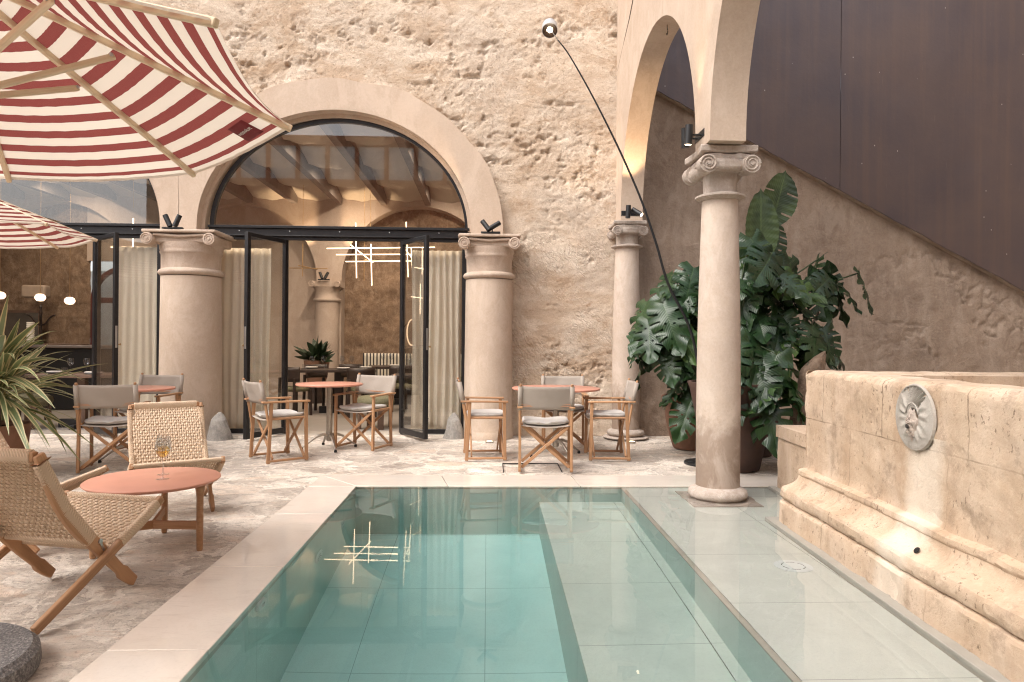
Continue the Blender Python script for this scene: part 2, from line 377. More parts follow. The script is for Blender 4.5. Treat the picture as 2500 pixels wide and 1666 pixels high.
def wood(name,c1,c2,rough=.5,gs=1.):
    m,t=newmat(name);n=N(t);uv=n.n('ShaderNodeTexCoord').outputs['UV'];oi=n.n('ShaderNodeObjectInfo').outputs['Random']
    g=n.noise(n.map(uv,(3*gs,70*gs,1)),1.,5,.6,.6);g2=n.noise(n.map(uv,(1.2,16,1)),1.,3,.5,1.)
    col=n.mix(n.ramp(g,[(.35,0.),(.68,1.)]),c1,c2);col=n.mix(n.math('MULTIPLY',g2,.5),col,tuple(v*.72 for v in c2))
    hs=n.n('ShaderNodeHueSaturation',{'Hue':.5,'Saturation':1.,'Value':n.math('ADD',.88,n.math('MULTIPLY',oi,.24)),'Color':col}).outputs[0]
    n.out(n.pbr(hs,rough,0,n.bump(g,.12,.004),0,.35));return m
M['teak']=wood('teak',(.48,.275,.15),(.35,.19,.095))
M['ash']=wood('light_ash',(.80,.64,.46),(.70,.53,.35))
M['redwood']=wood('red_gallery_wood',(.50,.17,.09),(.40,.12,.06))
def fabric(name,c,sc=500,rough=.95,trans=0.,wr=.2):
    m,t=newmat(name);n=N(t);co=n.n('ShaderNodeTexCoord').outputs['Object']
    f=n.noise(co,5,4);w=n.noise(n.map(co,(1,1,1)),sc,2)
    col=n.mix(f,c,tuple(v*.86 for v in c));col=n.mix(n.math('MULTIPLY',w,.3),col,tuple(v*.75 for v in c))
    nr=n.bump(n.math('ADD',n.noise(co,12,5,.6,.6),n.math('MULTIPLY',w,.15)),wr,.02)
    b=n.pbr(col,rough,0,nr,0,.15)
    if trans:
        tr=n.n('ShaderNodeBsdfTranslucent',{0:col}).outputs[0];b=n.n('ShaderNodeMixShader',{0:trans,1:b,2:tr}).outputs[0]
    n.out(b);return m
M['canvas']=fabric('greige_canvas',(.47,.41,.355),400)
M['canvasshade']=fabric('shaded_canvas',(.36,.31,.265),400)  # darker copy of the canvas, shade put into its colour
M['cushion']=fabric('light_grey_cushion',(.52,.49,.46),400)
M['curtain']=fabric('linen_curtain',(.93,.85,.73),300,trans=.25,wr=.25)
M['cord']=None
def cordm():
    m,t=newmat('woven_paper_cord');n=N(t);uv=n.n('ShaderNodeTexCoord').outputs['UV'];x,y,_=n.sep(uv)
    r=n.math('ABSOLUTE',n.math('SINE',n.math('MULTIPLY',y,520.)))
    col=n.mix(r,(.40,.29,.20),(.74,.58,.43))
    col=n.mix(n.math('MULTIPLY',n.noise(n.map(uv,(9,9,1)),1.,3),.4),col,(.62,.47,.33))
    n.out(n.pbr(col,.85,0,n.bump(r,.5,.003),0,.2));return m
M['cord']=cordm()
def stripes(name,pitch,maroon=(.20,.024,.024),cream=(.74,.67,.57)):
    m,t=newmat(name);n=N(t);uv=n.n('ShaderNodeTexCoord').outputs['UV'];x,y,_=n.sep(uv)
    co=n.n('ShaderNodeTexCoord').outputs['Object']
    wob=n.math('MULTIPLY',n.math('SUBTRACT',n.noise(co,9,2),.5),.0015)
    f=n.math('FRACT',n.math('DIVIDE',n.math('ADD',y,wob),pitch))
    k=n.math('MULTIPLY',n.math('LESS_THAN',f,.47),n.math('GREATER_THAN',y,.021))
    weave=n.noise(co,420,2)
    col=n.mix(k,cream,maroon);col=n.mix(n.math('MULTIPLY',weave,.25),col,(.45,.32,.26))
    nr=n.bump(n.noise(co,11,4,.6,.5),.25,.02)
    d=n.pbr(col,.95,0,nr,0,.1);tr=n.n('ShaderNodeBsdfTranslucent',{0:col}).outputs[0]
    n.out(n.n('ShaderNodeMixShader',{0:.52,1:d,2:tr}).outputs[0]);return m
M['stripe']=stripes('striped_canvas',.098)
def bstripe():
    m,t=newmat('striped_upholstery');n=N(t);uv=n.n('ShaderNodeTexCoord').outputs['UV'];x,y,_=n.sep(uv)
    k=n.math('LESS_THAN',n.math('FRACT',n.math('DIVIDE',x,.07)),.4)
    n.out(n.pbr(n.mix(k,(.55,.50,.42),(.03,.027,.03)),.9));return m
M['bstripe']=bstripe()
def leafm(name,c1,c2,rib,rough=.32,edge=None):
    m,t=newmat(name);n=N(t);uv=n.n('ShaderNodeTexCoord').outputs['UV'];x,y,_=n.sep(uv)
    co=n.n('ShaderNodeTexCoord').outputs['Object'];ax=n.math('ABSOLUTE',x)
    f=n.ramp(n.noise(co,3.5,4),[(.35,0.),(.65,1.)]);col=n.mix(f,c1,c2)
    col=n.mix(n.math('MULTIPLY',n.ramp(n.noise(n.map(co,loc=(7,1,4)),2.6,3),[(.5,0.),(.62,1.)]),.5),col,rib)
    col=n.mix(n.math('MULTIPLY',n.math('LESS_THAN',ax,.035),.8),col,rib)
    vein=n.math('ABSOLUTE',n.math('SINE',n.math('MULTIPLY',n.math('SUBTRACT',y,n.math('MULTIPLY',ax,.35)),55.)))
    if edge is not None: col=n.mix(n.math('GREATER_THAN',ax,.62),col,edge)
    nr=n.bump(vein,.25,.006) if edge is None else None
    b=n.pbr(col,rough,0,nr,0,.5);tr=n.n('ShaderNodeBsdfTranslucent',{0:n.mix(.5,col,c2)}).outputs[0]
    n.out(n.n('ShaderNodeMixShader',{0:.18,1:b,2:tr}).outputs[0]);return m
M['monstera']=leafm('monstera_leaf',(.014,.036,.014),(.026,.060,.020),(.045,.085,.03),.30)
M['newleaf']=leafm('young_leaf',(.04,.085,.02),(.06,.115,.03),(.15,.25,.07),.35)
M['strel']=leafm('paradise_leaf',(.028,.05,.022),(.04,.065,.028),(.12,.18,.06),.42)
M['asp']=leafm('aspidistra_leaf',(.012,.03,.014),(.02,.04,.018),(.03,.05,.02),.4)
M['stem']=simple('green_stem',(.06,.09,.03),.5,0,.2,10)
M['yucca']=leafm('variegated_leaf',(.13,.17,.07),(.20,.24,.11),(.17,.22,.10),.45,edge=(.58,.50,.27))
M['hedge']=leafm('garden_leaf',(.05,.09,.03),(.09,.14,.04),(.1,.15,.05),.5)
def glassm(name,tint=(.93,.95,.93),k=1.0,ior=1.5,rough=0.0,base=0.):
    m,t=newmat(name);n=N(t);fr=n.n('ShaderNodeFresnel',{'IOR':ior}).outputs[0]
    bf=n.n('ShaderNodeNewGeometry').outputs['Backfacing']
    f=n.math('MULTIPLY',n.math('MULTIPLY',n.math('ADD',fr,base),k),n.math('SUBTRACT',1.,bf),clamp=True)
    tr=n.n('ShaderNodeBsdfTransparent',{0:tuple(tint)+(1,)}).outputs[0];g=n.n('ShaderNodeBsdfGlossy',{0:(1,1,1,1),'Roughness':rough}).outputs[0]
    n.out(n.n('ShaderNodeMixShader',{0:f,1:tr,2:g}).outputs[0]);return m
M['pane']=glassm('window_glass',(.97,.97,.96),2.4)
M['glass']=glassm('clear_glass',(.93,.94,.95),1.7)
M['wine']=glassm('white_wine',(.96,.84,.55),1.,1.34)
def water():
    m,t=newmat('pool_water');n=N(t);co=n.n('ShaderNodeTexCoord').outputs['Object']
    rip=n.noise(co,9,3,.5,.8);msk=n.ramp(n.noise(n.map(co,loc=(2.2,0,0)),.55,2),[(.45,.15),(.62,1.)])
    nr=n.bump(n.math('MULTIPLY',rip,msk),.004,.02)
    g=n.n('ShaderNodeBsdfGlass',{0:(1,1,1,1),'Roughness':0.,'IOR':1.33,'Normal':nr}).outputs[0]
    ab=n.n('ShaderNodeVolumeAbsorption',{0:(.20,.78,.77,1),'Density':.24}).outputs[0]
    n.out(g,ab);return m
M['water']=water()
def granite():
    m,t=newmat('grey_terrazzo');n=N(t);co=n.n('ShaderNodeTexCoord').outputs['Object']
    v=n.n('ShaderNodeTexVoronoi',{'Vector':co,'Scale':120.},feature='F1').outputs['Distance']
    col=n.mix(n.ramp(n.noise(co,90,3,.7),[(.45,0.),(.7,1.)]),(.105,.10,.10),(.30,.285,.27))
    n.out(n.pbr(col,.75,0,n.bump(n.math('ADD',n.noise(co,60,5,.7),v),.5,.006),0,.3));return m
M['granite']=granite()

# ------------------------------------------------------------------ camera, light
H=1.25;A=R(2.06);RO=R(.45)
cam=bpy.data.objects.new('camera',bpy.data.cameras.new('camera'));COL.objects.link(cam);S.camera=cam
cam.data.sensor_width=36;cam.data.lens=24.0;cam.data.clip_end=300;cam.data.clip_start=.05
fw=Vector((math.sin(A),math.cos(A),0));rt=Vector((math.cos(A),-math.sin(A),0));up=Vector((0,0,1))
r2=rt*math.cos(RO)+up*math.sin(RO);u2=up*math.cos(RO)-rt*math.sin(RO)
cam.matrix_world=Matrix((( r2.x,u2.x,-fw.x,0),(r2.y,u2.y,-fw.y,0),(r2.z,u2.z,-fw.z,H),(0,0,0,1)))
W=bpy.data.worlds.new('World');S.world=W;W.use_nodes=True;wt=W.node_tree;wn=N(wt);wt.nodes.clear()
SUN_EL,SUN_AZ=54,234       # azimuth in degrees from +Y clockwise: the light comes from behind and left of the camera
sky=wn.n('ShaderNodeTexSky');sky.sky_type='NISHITA';sky.sun_disc=False;sky.sun_elevation=R(SUN_EL);sky.sun_rotation=R(SUN_AZ)
sky.dust_density=4;sky.air_density=1.0
hs=wn.n('ShaderNodeHueSaturation',{'Hue':.5,'Saturation':.35,'Value':1.,'Color':sky.outputs[0]})
wm=wn.mix(1.,hs.outputs[0],(1.,.975,.95),'MULTIPLY')
bg=wn.n('ShaderNodeBackground',{0:wm,1:.15});wn.n('ShaderNodeOutputWorld',{0:bg.outputs[0]})
sd=bpy.data.lights.new('sun','SUN');sd.energy=.5;sd.angle=R(38);sd.color=(1,.965,.92)
so=bpy.data.objects.new('sun',sd);COL.objects.link(so)
dv=Vector((math.sin(R(SUN_AZ))*math.cos(R(SUN_EL)),math.cos(R(SUN_AZ))*math.cos(R(SUN_EL)),math.sin(R(SUN_EL))))
so.rotation_euler=dv.to_track_quat('Z','Y').to_euler();so.location=dv*20
S.view_settings.view_transform='Standard';S.view_settings.look='None';S.view_settings.exposure=1.47;S.view_settings.gamma=1
S.view_settings.use_curve_mapping=False
S.render.engine='CYCLES';c=S.cycles;c.use_denoising=True;c.denoising_prefilter='NONE';c.filter_width=1.15;c.max_bounces=12;c.transparent_max_bounces=24;c.transmission_bounces=10;c.glossy_bounces=5;c.diffuse_bounces=4
c.caustics_reflective=True;c.caustics_refractive=True;c.sample_clamp_indirect=6;c.blur_glossy=.5
def spot(loc,to,power,size=40,blend=.6,col=(1,.70,.42),parent=None,r=.02):
    l=bpy.data.lights.new('spot_beam','SPOT');l.energy=power;l.spot_size=R(size);l.spot_blend=blend;l.color=col;l.shadow_soft_size=r
    o=bpy.data.objects.new('spot_beam',l);COL.objects.link(o);o.location=loc
    o.rotation_euler=(Vector(loc)-Vector(to)).to_track_quat('Z','Y').to_euler();return o
def area(loc,to,power,size,col=(1,.74,.5)):
    l=bpy.data.lights.new('lamp_glow','AREA');l.energy=power;l.size=size;l.color=col
    o=bpy.data.objects.new('lamp_glow',l);COL.objects.link(o);o.location=loc
    o.rotation_euler=(Vector(loc)-Vector(to)).to_track_quat('Z','Y').to_euler();return o

# ================================================================== SETTING
YW=9.0       # face of the back wall
# --- ground of old flagstones
def ground_z(x,y):
    return (fbm(x*1.1,y*1.7,3,3)-.5)*.02+(fbm(x*4.5,y*7,4,5)-.5)*.013
def ground():
    b=MB()
    def patch(x0,x1,y0,y1,res,flat=False):
        nx=max(1,int((x1-x0)/res));ny=max(1,int((y1-y0)/res))
        xs=np.linspace(x0,x1,nx+1);ys=np.linspace(y0,y1,ny+1);X,Y=np.meshgrid(xs,ys,indexing='ij')
        Z=ground_z(X,Y)-.004
        if flat: Z=Z*0-.02
        vs=list(zip(X.ravel(),Y.ravel(),Z.ravel()))
        fs=[(i*(ny+1)+j,(i+1)*(ny+1)+j,(i+1)*(ny+1)+j+1,i*(ny+1)+j+1) for i in range(nx) for j in range(ny)]
        b.add(vs,fs)
    patch(-7.5,-1.505,1.2,9.06,.03)
    patch(-1.505,3.6,6.335,9.06,.03)
    patch(-12,-7.5,-8,9.06,.5,True);patch(-7.5,-1.505,-8,1.2,.5,True);patch(3.6,9.5,5.87,9.06,.5,True);patch(-1.505,9.5,-8,-1.3,.5,True)
    return b.obj('patio_ground',M['patio'],smooth=180)
tag(ground(),kind='structure')
# --- coping slabs
b=MB();g=.006
ys=[-1.3,-.2,.78,1.78,2.78,3.79,4.93,5.86]
for a,c in zip(ys[:-1],ys[1:]): b.box(-1.51,-1.108,a+g/2,c-g/2,-.05,.003)
b.prism([(-1.51,5.862),(-1.108,5.862),(-1.108,5.868),(-1.11,5.872),(-1.51,6.33)],-.05,.003)
b.prism([(-1.505,6.335),(-1.104,5.868),(-.33,5.868),(-.42,6.335)],-.05,.003)
xs=[-.33,.81,2.02,3.4,5.5,9.5];xt=[-.42,.78,2.02,3.4,5.5,9.5]
for i in range(5): b.prism([(xs[i]+g,5.868),(xs[i+1],5.868),(xt[i+1],6.335),(xt[i]+g,6.335)],-.05,.003)
tag(b.obj('pool_coping',M['coping'],bevel=.003,smooth=30),kind='structure')
b=MB()  # pale strip set under the coping, around the water
b.box(-1.125,-1.109,-1.3,5.87,-.10,-.0505);b.box(-1.12,9.5,5.868,5.885,-.10,-.0505);b.box(-1.52,9.5,5.9,6.33,-.2,-.0515)
tag(b.obj('pool_rim',M['edge'],smooth=0),kind='structure')
# --- pool shell
b=MB()
b.add([(-1.115,-1.25,-1.42),(-1.115,5.875,-1.42),(-1.115,5.875,-.1),(-1.115,-1.25,-.1)],[(0,1,2,3)])
b.add([(-1.115,5.875,-1.42),(.46,5.875,-1.42),(.46,5.875,-.1),(-1.115,5.875,-.1)],[(0,1,2,3)])
b.add([(.46,5.875,-.56),(1.17,5.875,-.56),(1.17,5.875,-.1),(.46,5.875,-.1)],[(0,1,2,3)])
b.add([(.46,-1.25,-1.42),(.46,5.875,-1.42),(.46,5.875,-.575),(.46,-1.25,-.575)],[(0,1,2,3)])
b.add([(1.17,-1.25,-.56),(1.17,5.875,-.56),(1.17,5.875,-.08),(1.17,-1.25,-.08)],[(0,1,2,3)])
b.add([(-1.115,-1.25,-1.42),(1.17,-1.25,-1.42),(1.17,-1.25,-.02),(-1.115,-1.25,-.02)],[(0,1,2,3)])
tag(b.obj('pool_wall',M['poolwall'],smooth=0),kind='structure')
b=MB();b.add([(-1.115,-1.25,-1.4),(.46,-1.25,-1.4),(.46,5.875,-1.4),(-1.115,5.875,-1.4)],[(0,1,2,3)])
tag(b.obj('pool_floor',M['pooldeep'],smooth=0),kind='structure')
b=MB();b.box(.455,1.10,-1.25,5.873,-.575,-.54);b.box(1.104,1.172,-1.25,5.873,-.575,-.54)
tag(b.obj('pool_bench',M['shelf'],smooth=0,bevel=.002),kind='structure')
b=MB();b.box(1.20,1.93,-1.25,5.868,-.08,-.065);b.box(1.934,9.5,-1.25,5.868,-.08,-.065)
tag(b.obj('pool_shelf',M['shelf'],smooth=0,bevel=.002),kind='structure')
b=MB();b.box(1.165,1.197,-1.25,5.868,-.085,-.064);tag(b.obj('shelf_edge',M['edge'],smooth=0,bevel=.002),kind='structure')
b=MB();b.box(-1.128,9.4,-1.27,5.882,-1.6,-.001)
tag(b.obj('pool_water',M['water'],smooth=0),kind='structure')
# --- pool fittings
def disc(name,loc,axis,prof,mat,label,cat,group=None,extra=None):
    t=MB().lathe(prof,28,(0,0,0),axis).obj(name,mat);t.location=loc;tag(t,label,cat,group)
    if extra: extra(t)
    return t
pr=[(0,.0),(.028,.0),(.034,.014),(.060,.012),(.068,0),(.068,-.004)]
disc('pool_inlet',(-1.113,3.42,-.17),(1,0,0),[(.0,.004),(.022,.004),(.026,.016),(.060,.013),(.07,0)],M['white'],'round pale ring inlet on the near left pool wall, just under the coping','pool inlet','round fittings in the left pool wall')
for y,zz,l in ((4.60,-.62,'perforated round fitting low on the left pool wall, the nearer one'),(5.35,-.62,'perforated round fitting low on the left pool wall near the far corner')):
    o=disc('pool_inlet',(-1.113,y,zz),(1,0,0),[(0,.006),(.08,.006),(.10,0)],M['white'],l,'pool inlet','round fittings in the left pool wall')
    for k in range(9):
        a=k*2.4;r_=.015+.0065*k;h=MB();h.lathe([(.006,.0068),(.0,.0072)],8,(0,0,0))
        for q in range(len(h.v)-16,len(h.v)): vx,vy,vz=h.v[q]; h.v[q]=(vz,vx+r_*math.cos(a),vy+r_*math.sin(a))
        h.obj('hole',M['grout'],o)
o=disc('drain_cover',(1.752,3.83,-.065),(0,0,1),[(.105,0),(.105,.006),(.09,.009),(.05,.009),(0,.009)],M['white'],'round white drain cover in the shallow tiled shelf beside the fountain','drain cover')
for k in range(6):
    a0=k*PI/3;h=MB();h.tube([(.062*math.cos(a0+i*.1),.062*math.sin(a0+i*.1),.0095) for i in range(9)],.0022,5)
    h.obj('slot',M['grout'],o,smooth=180)
for x,y,l in ((.035,8.40,'small recessed floor light glowing at the foot of the column right of the open doors'),(1.80,8.42,'small recessed floor light at the foot of the slim far arcade column')):
    o=disc('floor_light',(x,y,.004),(0,0,1),[(.05,-.01),(.05,.012),(.038,.013),(.038,.008)],M['steel'],l,'floor light','recessed floor lights')
    MB().lathe([(.037,.011),(0,.012)],20).obj('lens',M['lens'],o)

t=empty('floor_hatch',(.46,6.72,0),0,'rectangular paved hatch outlined by thin dark joints beside the nearest director chair','floor hatch')
for q in ((-.30,-.294,-.2,.24),(.262,.268,-.2,.24),(-.30,.268,.236,.24)): MB().box(q[0],q[1],q[2],q[3],-.02,.007).obj('joint_line',M['grout'],t,smooth=0)
# ================================================================== BACK FACADE
CX=-1.98;IW,IH=1.755,1.535;OW,OH=2.17,1.94;ZS=2.68;DX=-3.97
def insideband(X,Z,cx,m=-.06):
    u=(X-cx)/(OW+m);v=(Z-ZS)/(OH+m)
    return (u*u+v*v<1)&(Z>=ZS)|((np.abs(X-cx)<OW+m)&(Z<ZS))
def wall_relief(X,Z):
    big=(fbm(X*.8,Z*.8,3,21)-.5)*.05
    er=np.clip((fbm(X*1.1+3,Z*1.3,4,31)-.50)*6,0,1)          # eroded patches
    lime=(fbm(X*13,Z*14,5,41,.66)-.5)
    fine=fbm(X*22,Z*26,4,51,.68)-.5;lay=fbm(X*2.2,Z*8,5,55,.6)-.5
    h=big+lime*(.008+.018*er)+fine*(.008+.015*er)+lay*.022-er*.008
    h-=np.clip(fbm(X*7,Z*9,4,63,.65)-.60,0,1)*.25*er
    return h
def rough_wall_mesh(x0,x1,z0,z1,res,keep=None):
    nx=int((x1-x0)/res);nz=int((z1-z0)/res)
    X,Z=np.meshgrid(np.linspace(x0,x1,nx+1),np.linspace(z0,z1,nz+1),indexing='ij')
    Y=YW-wall_relief(X,Z)
    b=MB();b.v=list(zip(X.ravel(),Y.ravel(),Z.ravel()))
    xc=(X[:-1,:-1]+X[1:,1:])/2;zc=(Z[:-1,:-1]+Z[1:,1:])/2
    k=np.ones_like(xc,bool) if keep is None else keep(xc,zc)
    I,J=np.nonzero(k);m=nz+1
    b.f=[[i*m+j,(i+1)*m+j,(i+1)*m+j+1,i*m+j+1] for i,j in zip(I.tolist(),J.tolist())]
    b.uv=[[(0,0)]*4]*len(b.f)
    return b
def keepfn(X,Z):
    k=~(insideband(X,Z,CX)|insideband(X,Z,CX+DX))
    k&=~((X<CX)&(X>CX+DX)&(Z<3.2))
    k&=~((X>CX+DX-2.3)&(X<CX+2.1)&(Z<ZS))
    return k
fac=empty('courtyard_facade',(0,YW,0),0,'tall courtyard wall of rough peach lime plaster with two big arched openings','wall')
def under(o):
    o.location=o.location-Vector((0,YW,0));o.parent=fac;return o
under(rough_wall_mesh(-5.2,1.75,0,6.3,.0165,keepfn).obj('rough_plaster',M['rough'],smooth=180))
def ring(cx):
    b=MB();mid=(CX+CX+DX)/2+.005;side=1 if cx==CX else -1
    n=72;nr=5
    def pt(a,f):
        c,s_=math.cos(a),math.sin(a)
        ix,iz=cx+IW*c,ZS+IH*s_;ox,oz=cx+OW*c,ZS+OH*s_
        w=.012*(math.sin(a*9+cx)+math.sin(a*17))
        x=ix+(ox-ix)*f;z=iz+(oz-iz)*f+(w if f>.99 else 0)
        return x,z
    def clampx(x): return max(x,mid) if side>0 else min(x,mid-.002)
    P=[]
    for i in range(n+1):
        a=PI*i/n
        for j in range(nr+1):
            x,z=pt(a,j/nr);P.append((clampx(x),YW-.12-.004*math.sin(x*7+z*5),z))
    fs=[(i*(nr+1)+j,(i+1)*(nr+1)+j,(i+1)*(nr+1)+j+1,i*(nr+1)+j+1) for i in range(n) for j in range(nr)]
    b.add(P,fs)
    # soffit with a small step, and outer edge returning into the rough wall
    for (w,h,y0,y1) in ((IW,IH,YW-.12,YW+.03),(IW-.045,IH-.05,YW+.03,YW+.30)):
        vs=[];k=64
        for i in range(k+1):
            a=PI*i/k
            for y in (y0,y1): vs.append((cx+w*math.cos(a),y,ZS+h*math.sin(a)))
        b.add(vs,[(2*i,2*i+1,2*i+3,2*i+2) for i in range(k)])
    vs=[]
    for i in range(65):
        a=PI*i/64
        for w,h in ((IW,IH),(IW-.045,IH-.05)): vs.append((cx+w*math.cos(a),YW+.03,ZS+h*math.sin(a)))
    b.add(vs,[(2*i,2*i+1,2*i+3,2*i+2) for i in range(64)])
    vs=[]
    for i in range(n+1):
        x,z=pt(PI*i/n,1.)
        for y in (YW-.12-.004*math.sin(x*7+z*5),YW+.1): vs.append((clampx(x),y,z))
    b.add(vs,[(2*i,2*i+1,2*i+3,2*i+2) for i in range(n)])
    # strips down to the column heads, and the jambs behind the columns
    for s_ in (1,-1):
        xa,xb=cx+s_*IW,cx+s_*OW
        if (s_<0)==(side>0): xb=mid if side>0 else mid-.002
        x0,x1=min(xa,xb),max(xa,xb)
        b.box(x0,x1,YW-.12,YW+.30,2.40,ZS-.0005)
    return b.obj('arch_surround',M['smooth'],smooth=40)
under(ring(CX));under(ring(CX+DX))
for x0,x1 in ((CX+IW-.02,CX+OW+.02),(CX+DX+IW-.02,CX-IW+.02)): under(MB().box(x0,x1,YW-.05,YW+.28,0,2.42).obj('pier_jamb',M['smooth'],smooth=0))
b=MB();b.box(-12,-5.195,YW+.02,YW+.3,4.7,9.5);b.box(-5.2,1.75,YW+.05,YW+.3,6.25,9.5);b.box(-12,-8.3,YW+.02,YW+.3,0,4.7)
b.box(-8.35,-7.0,YW+.03,YW+.28,4.25,4.75);b.box(-5.2,-4.2,YW+.2,YW+.3,4.63,6.3);b.box(.1,1.75,YW+.12,YW+.3,0,6.3);b.box(-4.2,.12,YW+.2,YW+.3,4.5,6.3)
under(b.obj('upper_wall',M['rough'],smooth=0))

# --- engaged columns of the facade
def volute(b,c,r,face=-1,depth=.07,turn=1,axis='y'):
    """spiral scroll: a drum with a raised spiral on its face"""
    c=Vector(c)
    ax=(0,1,0) if axis=='y' else (1,0,0)
    b.lathe([(0,-depth/2),(r*.97,-depth/2),(r,-depth/2+.01),(r,depth/2-.01),(r*.97,depth/2),(0,depth/2)],26,c,ax)
    pts=[];sc=[]
    for k in range(46):
        a=k*.33;q=r*.90*(1-k/52)
        u,v=q*math.cos(a)*turn,q*math.sin(a)
        o=face*(depth/2+.003)
        pts.append(c+(Vector((u,o,v)) if axis=='y' else Vector((o,u,v))));sc.append(1-k/70)
    b.tube(pts,r*.115,7,scale=sc,up=(0,1,0) if axis=='y' else (1,0,0))
    b.lathe([(r*.2,-.012),(r*.15,.012),(0,.016)],12,c+(Vector((0,face*depth/2,0)) if axis=='y' else Vector((face*depth/2,0,0))),ax)
def big_column(name,x,y,r,label,sh=.55):
    t=empty(name,(x,y,0),0,label,'column','engaged columns of the courtyard facade')
    pr=[(r*1.03,0),(r*1.03,.05),(r*1.0,.10)]+[(r*(1-.045*k/12),.10+1.93*k/12) for k in range(13)]
    MB().lathe(pr,48).obj('shaft',M['bigcol'],t,smooth=60)
    rr=r*.955
    MB().lathe([(rr,2.04),(rr+.010,2.045),(rr+.032,2.065),(rr+.034,2.085),(rr+.018,2.11),(rr-.01,2.125),(rr-.006,2.30),(rr+.004,2.31),(rr+.012,2.335),(rr+.006,2.35),(rr+.012,2.37),(rr+.02,2.44)],48).obj('necking',M['bigcap'],t,smooth=60)
    b=MB();w=r+.058;d=r*.88
    b.box(-w+.05,w-.05,-d,d,2.43,2.545)
    o=b.obj('capital',M['bigcap'],t,bevel=.02,smooth=50)
    b=MB()
    for s_ in (-1,1): volute(b,(s_*(w-.060),-d-.008,2.470),.074,-1,.15,s_)
    b.tube([(-w+.12,-d-.03,2.525),(0,-d-.022,2.505),(w-.12,-d-.03,2.525)],.018,8)
    b.obj('scroll',M['bigcap'],t,smooth=50)
    b=MB();b.prism([(-w-.01,-d-.07),(w+.01,-d-.07),(w+.02,-d+.02),(w+.02,d),(-w-.02,d),(-w-.02,-d+.02)],2.548,2.585)
    b.obj('abacus',M['bigcap'],t,bevel=.012,smooth=50)
    return t
CL=big_column('engaged_column',-3.785,8.87,.375,'wide peach column with scrolled capital between the two big arches')
CR=big_column('engaged_column',.015,8.84,.315,'peach column with scrolled capital right of the open glass doors')
# guard stones at the column feet
def guard(x,y,label,h=.33,r=.145):
    b=MB()
    b.grid(lambda u,v:(math.cos(2*PI*u)*r*(1.1-.62*v**.9-.0)*(1+.07*math.sin(2*PI*u*3+v*5)+.04*math.sin(2*PI*u*7))*(1 if v<.8 else max(0,(1-v)/.2)**.5),math.sin(2*PI*u)*r*.9*(1.1-.62*v**.9)*(1 if v<.8 else max(0,(1-v)/.2)**.5),h*v+(.03*math.sin(2*PI*u)*v if v<1 else 0)),32,28)
    o=b.obj('guard_stone',M['stopper'],smooth=70);o.location=(x,y,-.01);tag(o,label,'guard stone','worn stones guarding the column feet');return o
guard(-3.33,8.62,'worn grey guard stone at the right foot of the wide column, by the curtain')
guard(-.42,8.76,'pale guard stone leaning at the left foot of the column right of the doors',.32,.13)

# ================================================================== GLAZED ENTRANCES
FX=-1.95;FW,FH=1.67,1.44;ZT=2.70;YF=9.10
HIN=(-2.64,-1.14)
def leaf(parent,hx,side,ang,name='door_leaf',lock=True):
    # hinged at hx; side=+1: leaf lies towards +x when shut
    w=.735
    t=empty(name,(hx,YF-.03,0));t.parent=parent
    t.rotation_euler=(0,0,R(ang))
    b=MB();z0,z1=.03,2.55;s_=.058;dp=.05;x=lambda v:v*side
    b.bar((x(s_/2),0,z0),(x(s_/2),0,z1),s_,dp,up=(0,1,0));b.bar((x(w-s_/2),0,z0),(x(w-s_/2),0,z1),s_,dp,up=(0,1,0))
    b.bar((x(s_),0,z0+.035),(x(w-s_),0,z0+.035),dp-.004,.07);b.bar((x(s_),0,z1-.025),(x(w-s_),0,z1-.025),dp-.004,.05)
    fr=b.obj('leaf_frame',M['black'],t,bevel=.004,smooth=30)
    MB().box(min(x(s_-.005),x(w-s_+.005)),max(x(s_-.005),x(w-s_+.005)),-.004,.004,z0+.06,z1-.04).obj('glass_pane',M['pane'],t,smooth=0)
    if lock:
        q=MB();q.bar((x(w+.001),0,1.13),(x(w+.001),0,1.40),.006,.024,up=(0,1,0));q.obj('lock_plate',M['chrome'],t,bevel=.001)
        q=MB();q.tube([(x(w-.03),-.026,1.17),(x(w-.03),-.05,1.17)],.006,8);q.lathe([(.012,0),(.014,.012),(0,.016)],12,(x(w-.03),-.05,1.17),(0,-1,0));q.obj('knob',M['brass'],t)
    q=MB();q.tube([(x(w-.03),-.03,.08),(x(w-.03),-.034,.27),(x(w-.05),-.05,.28),(x(w-.10),-.05,.285)],.006,6);q.obj('floor_bolt',M['black'],t)
    return t
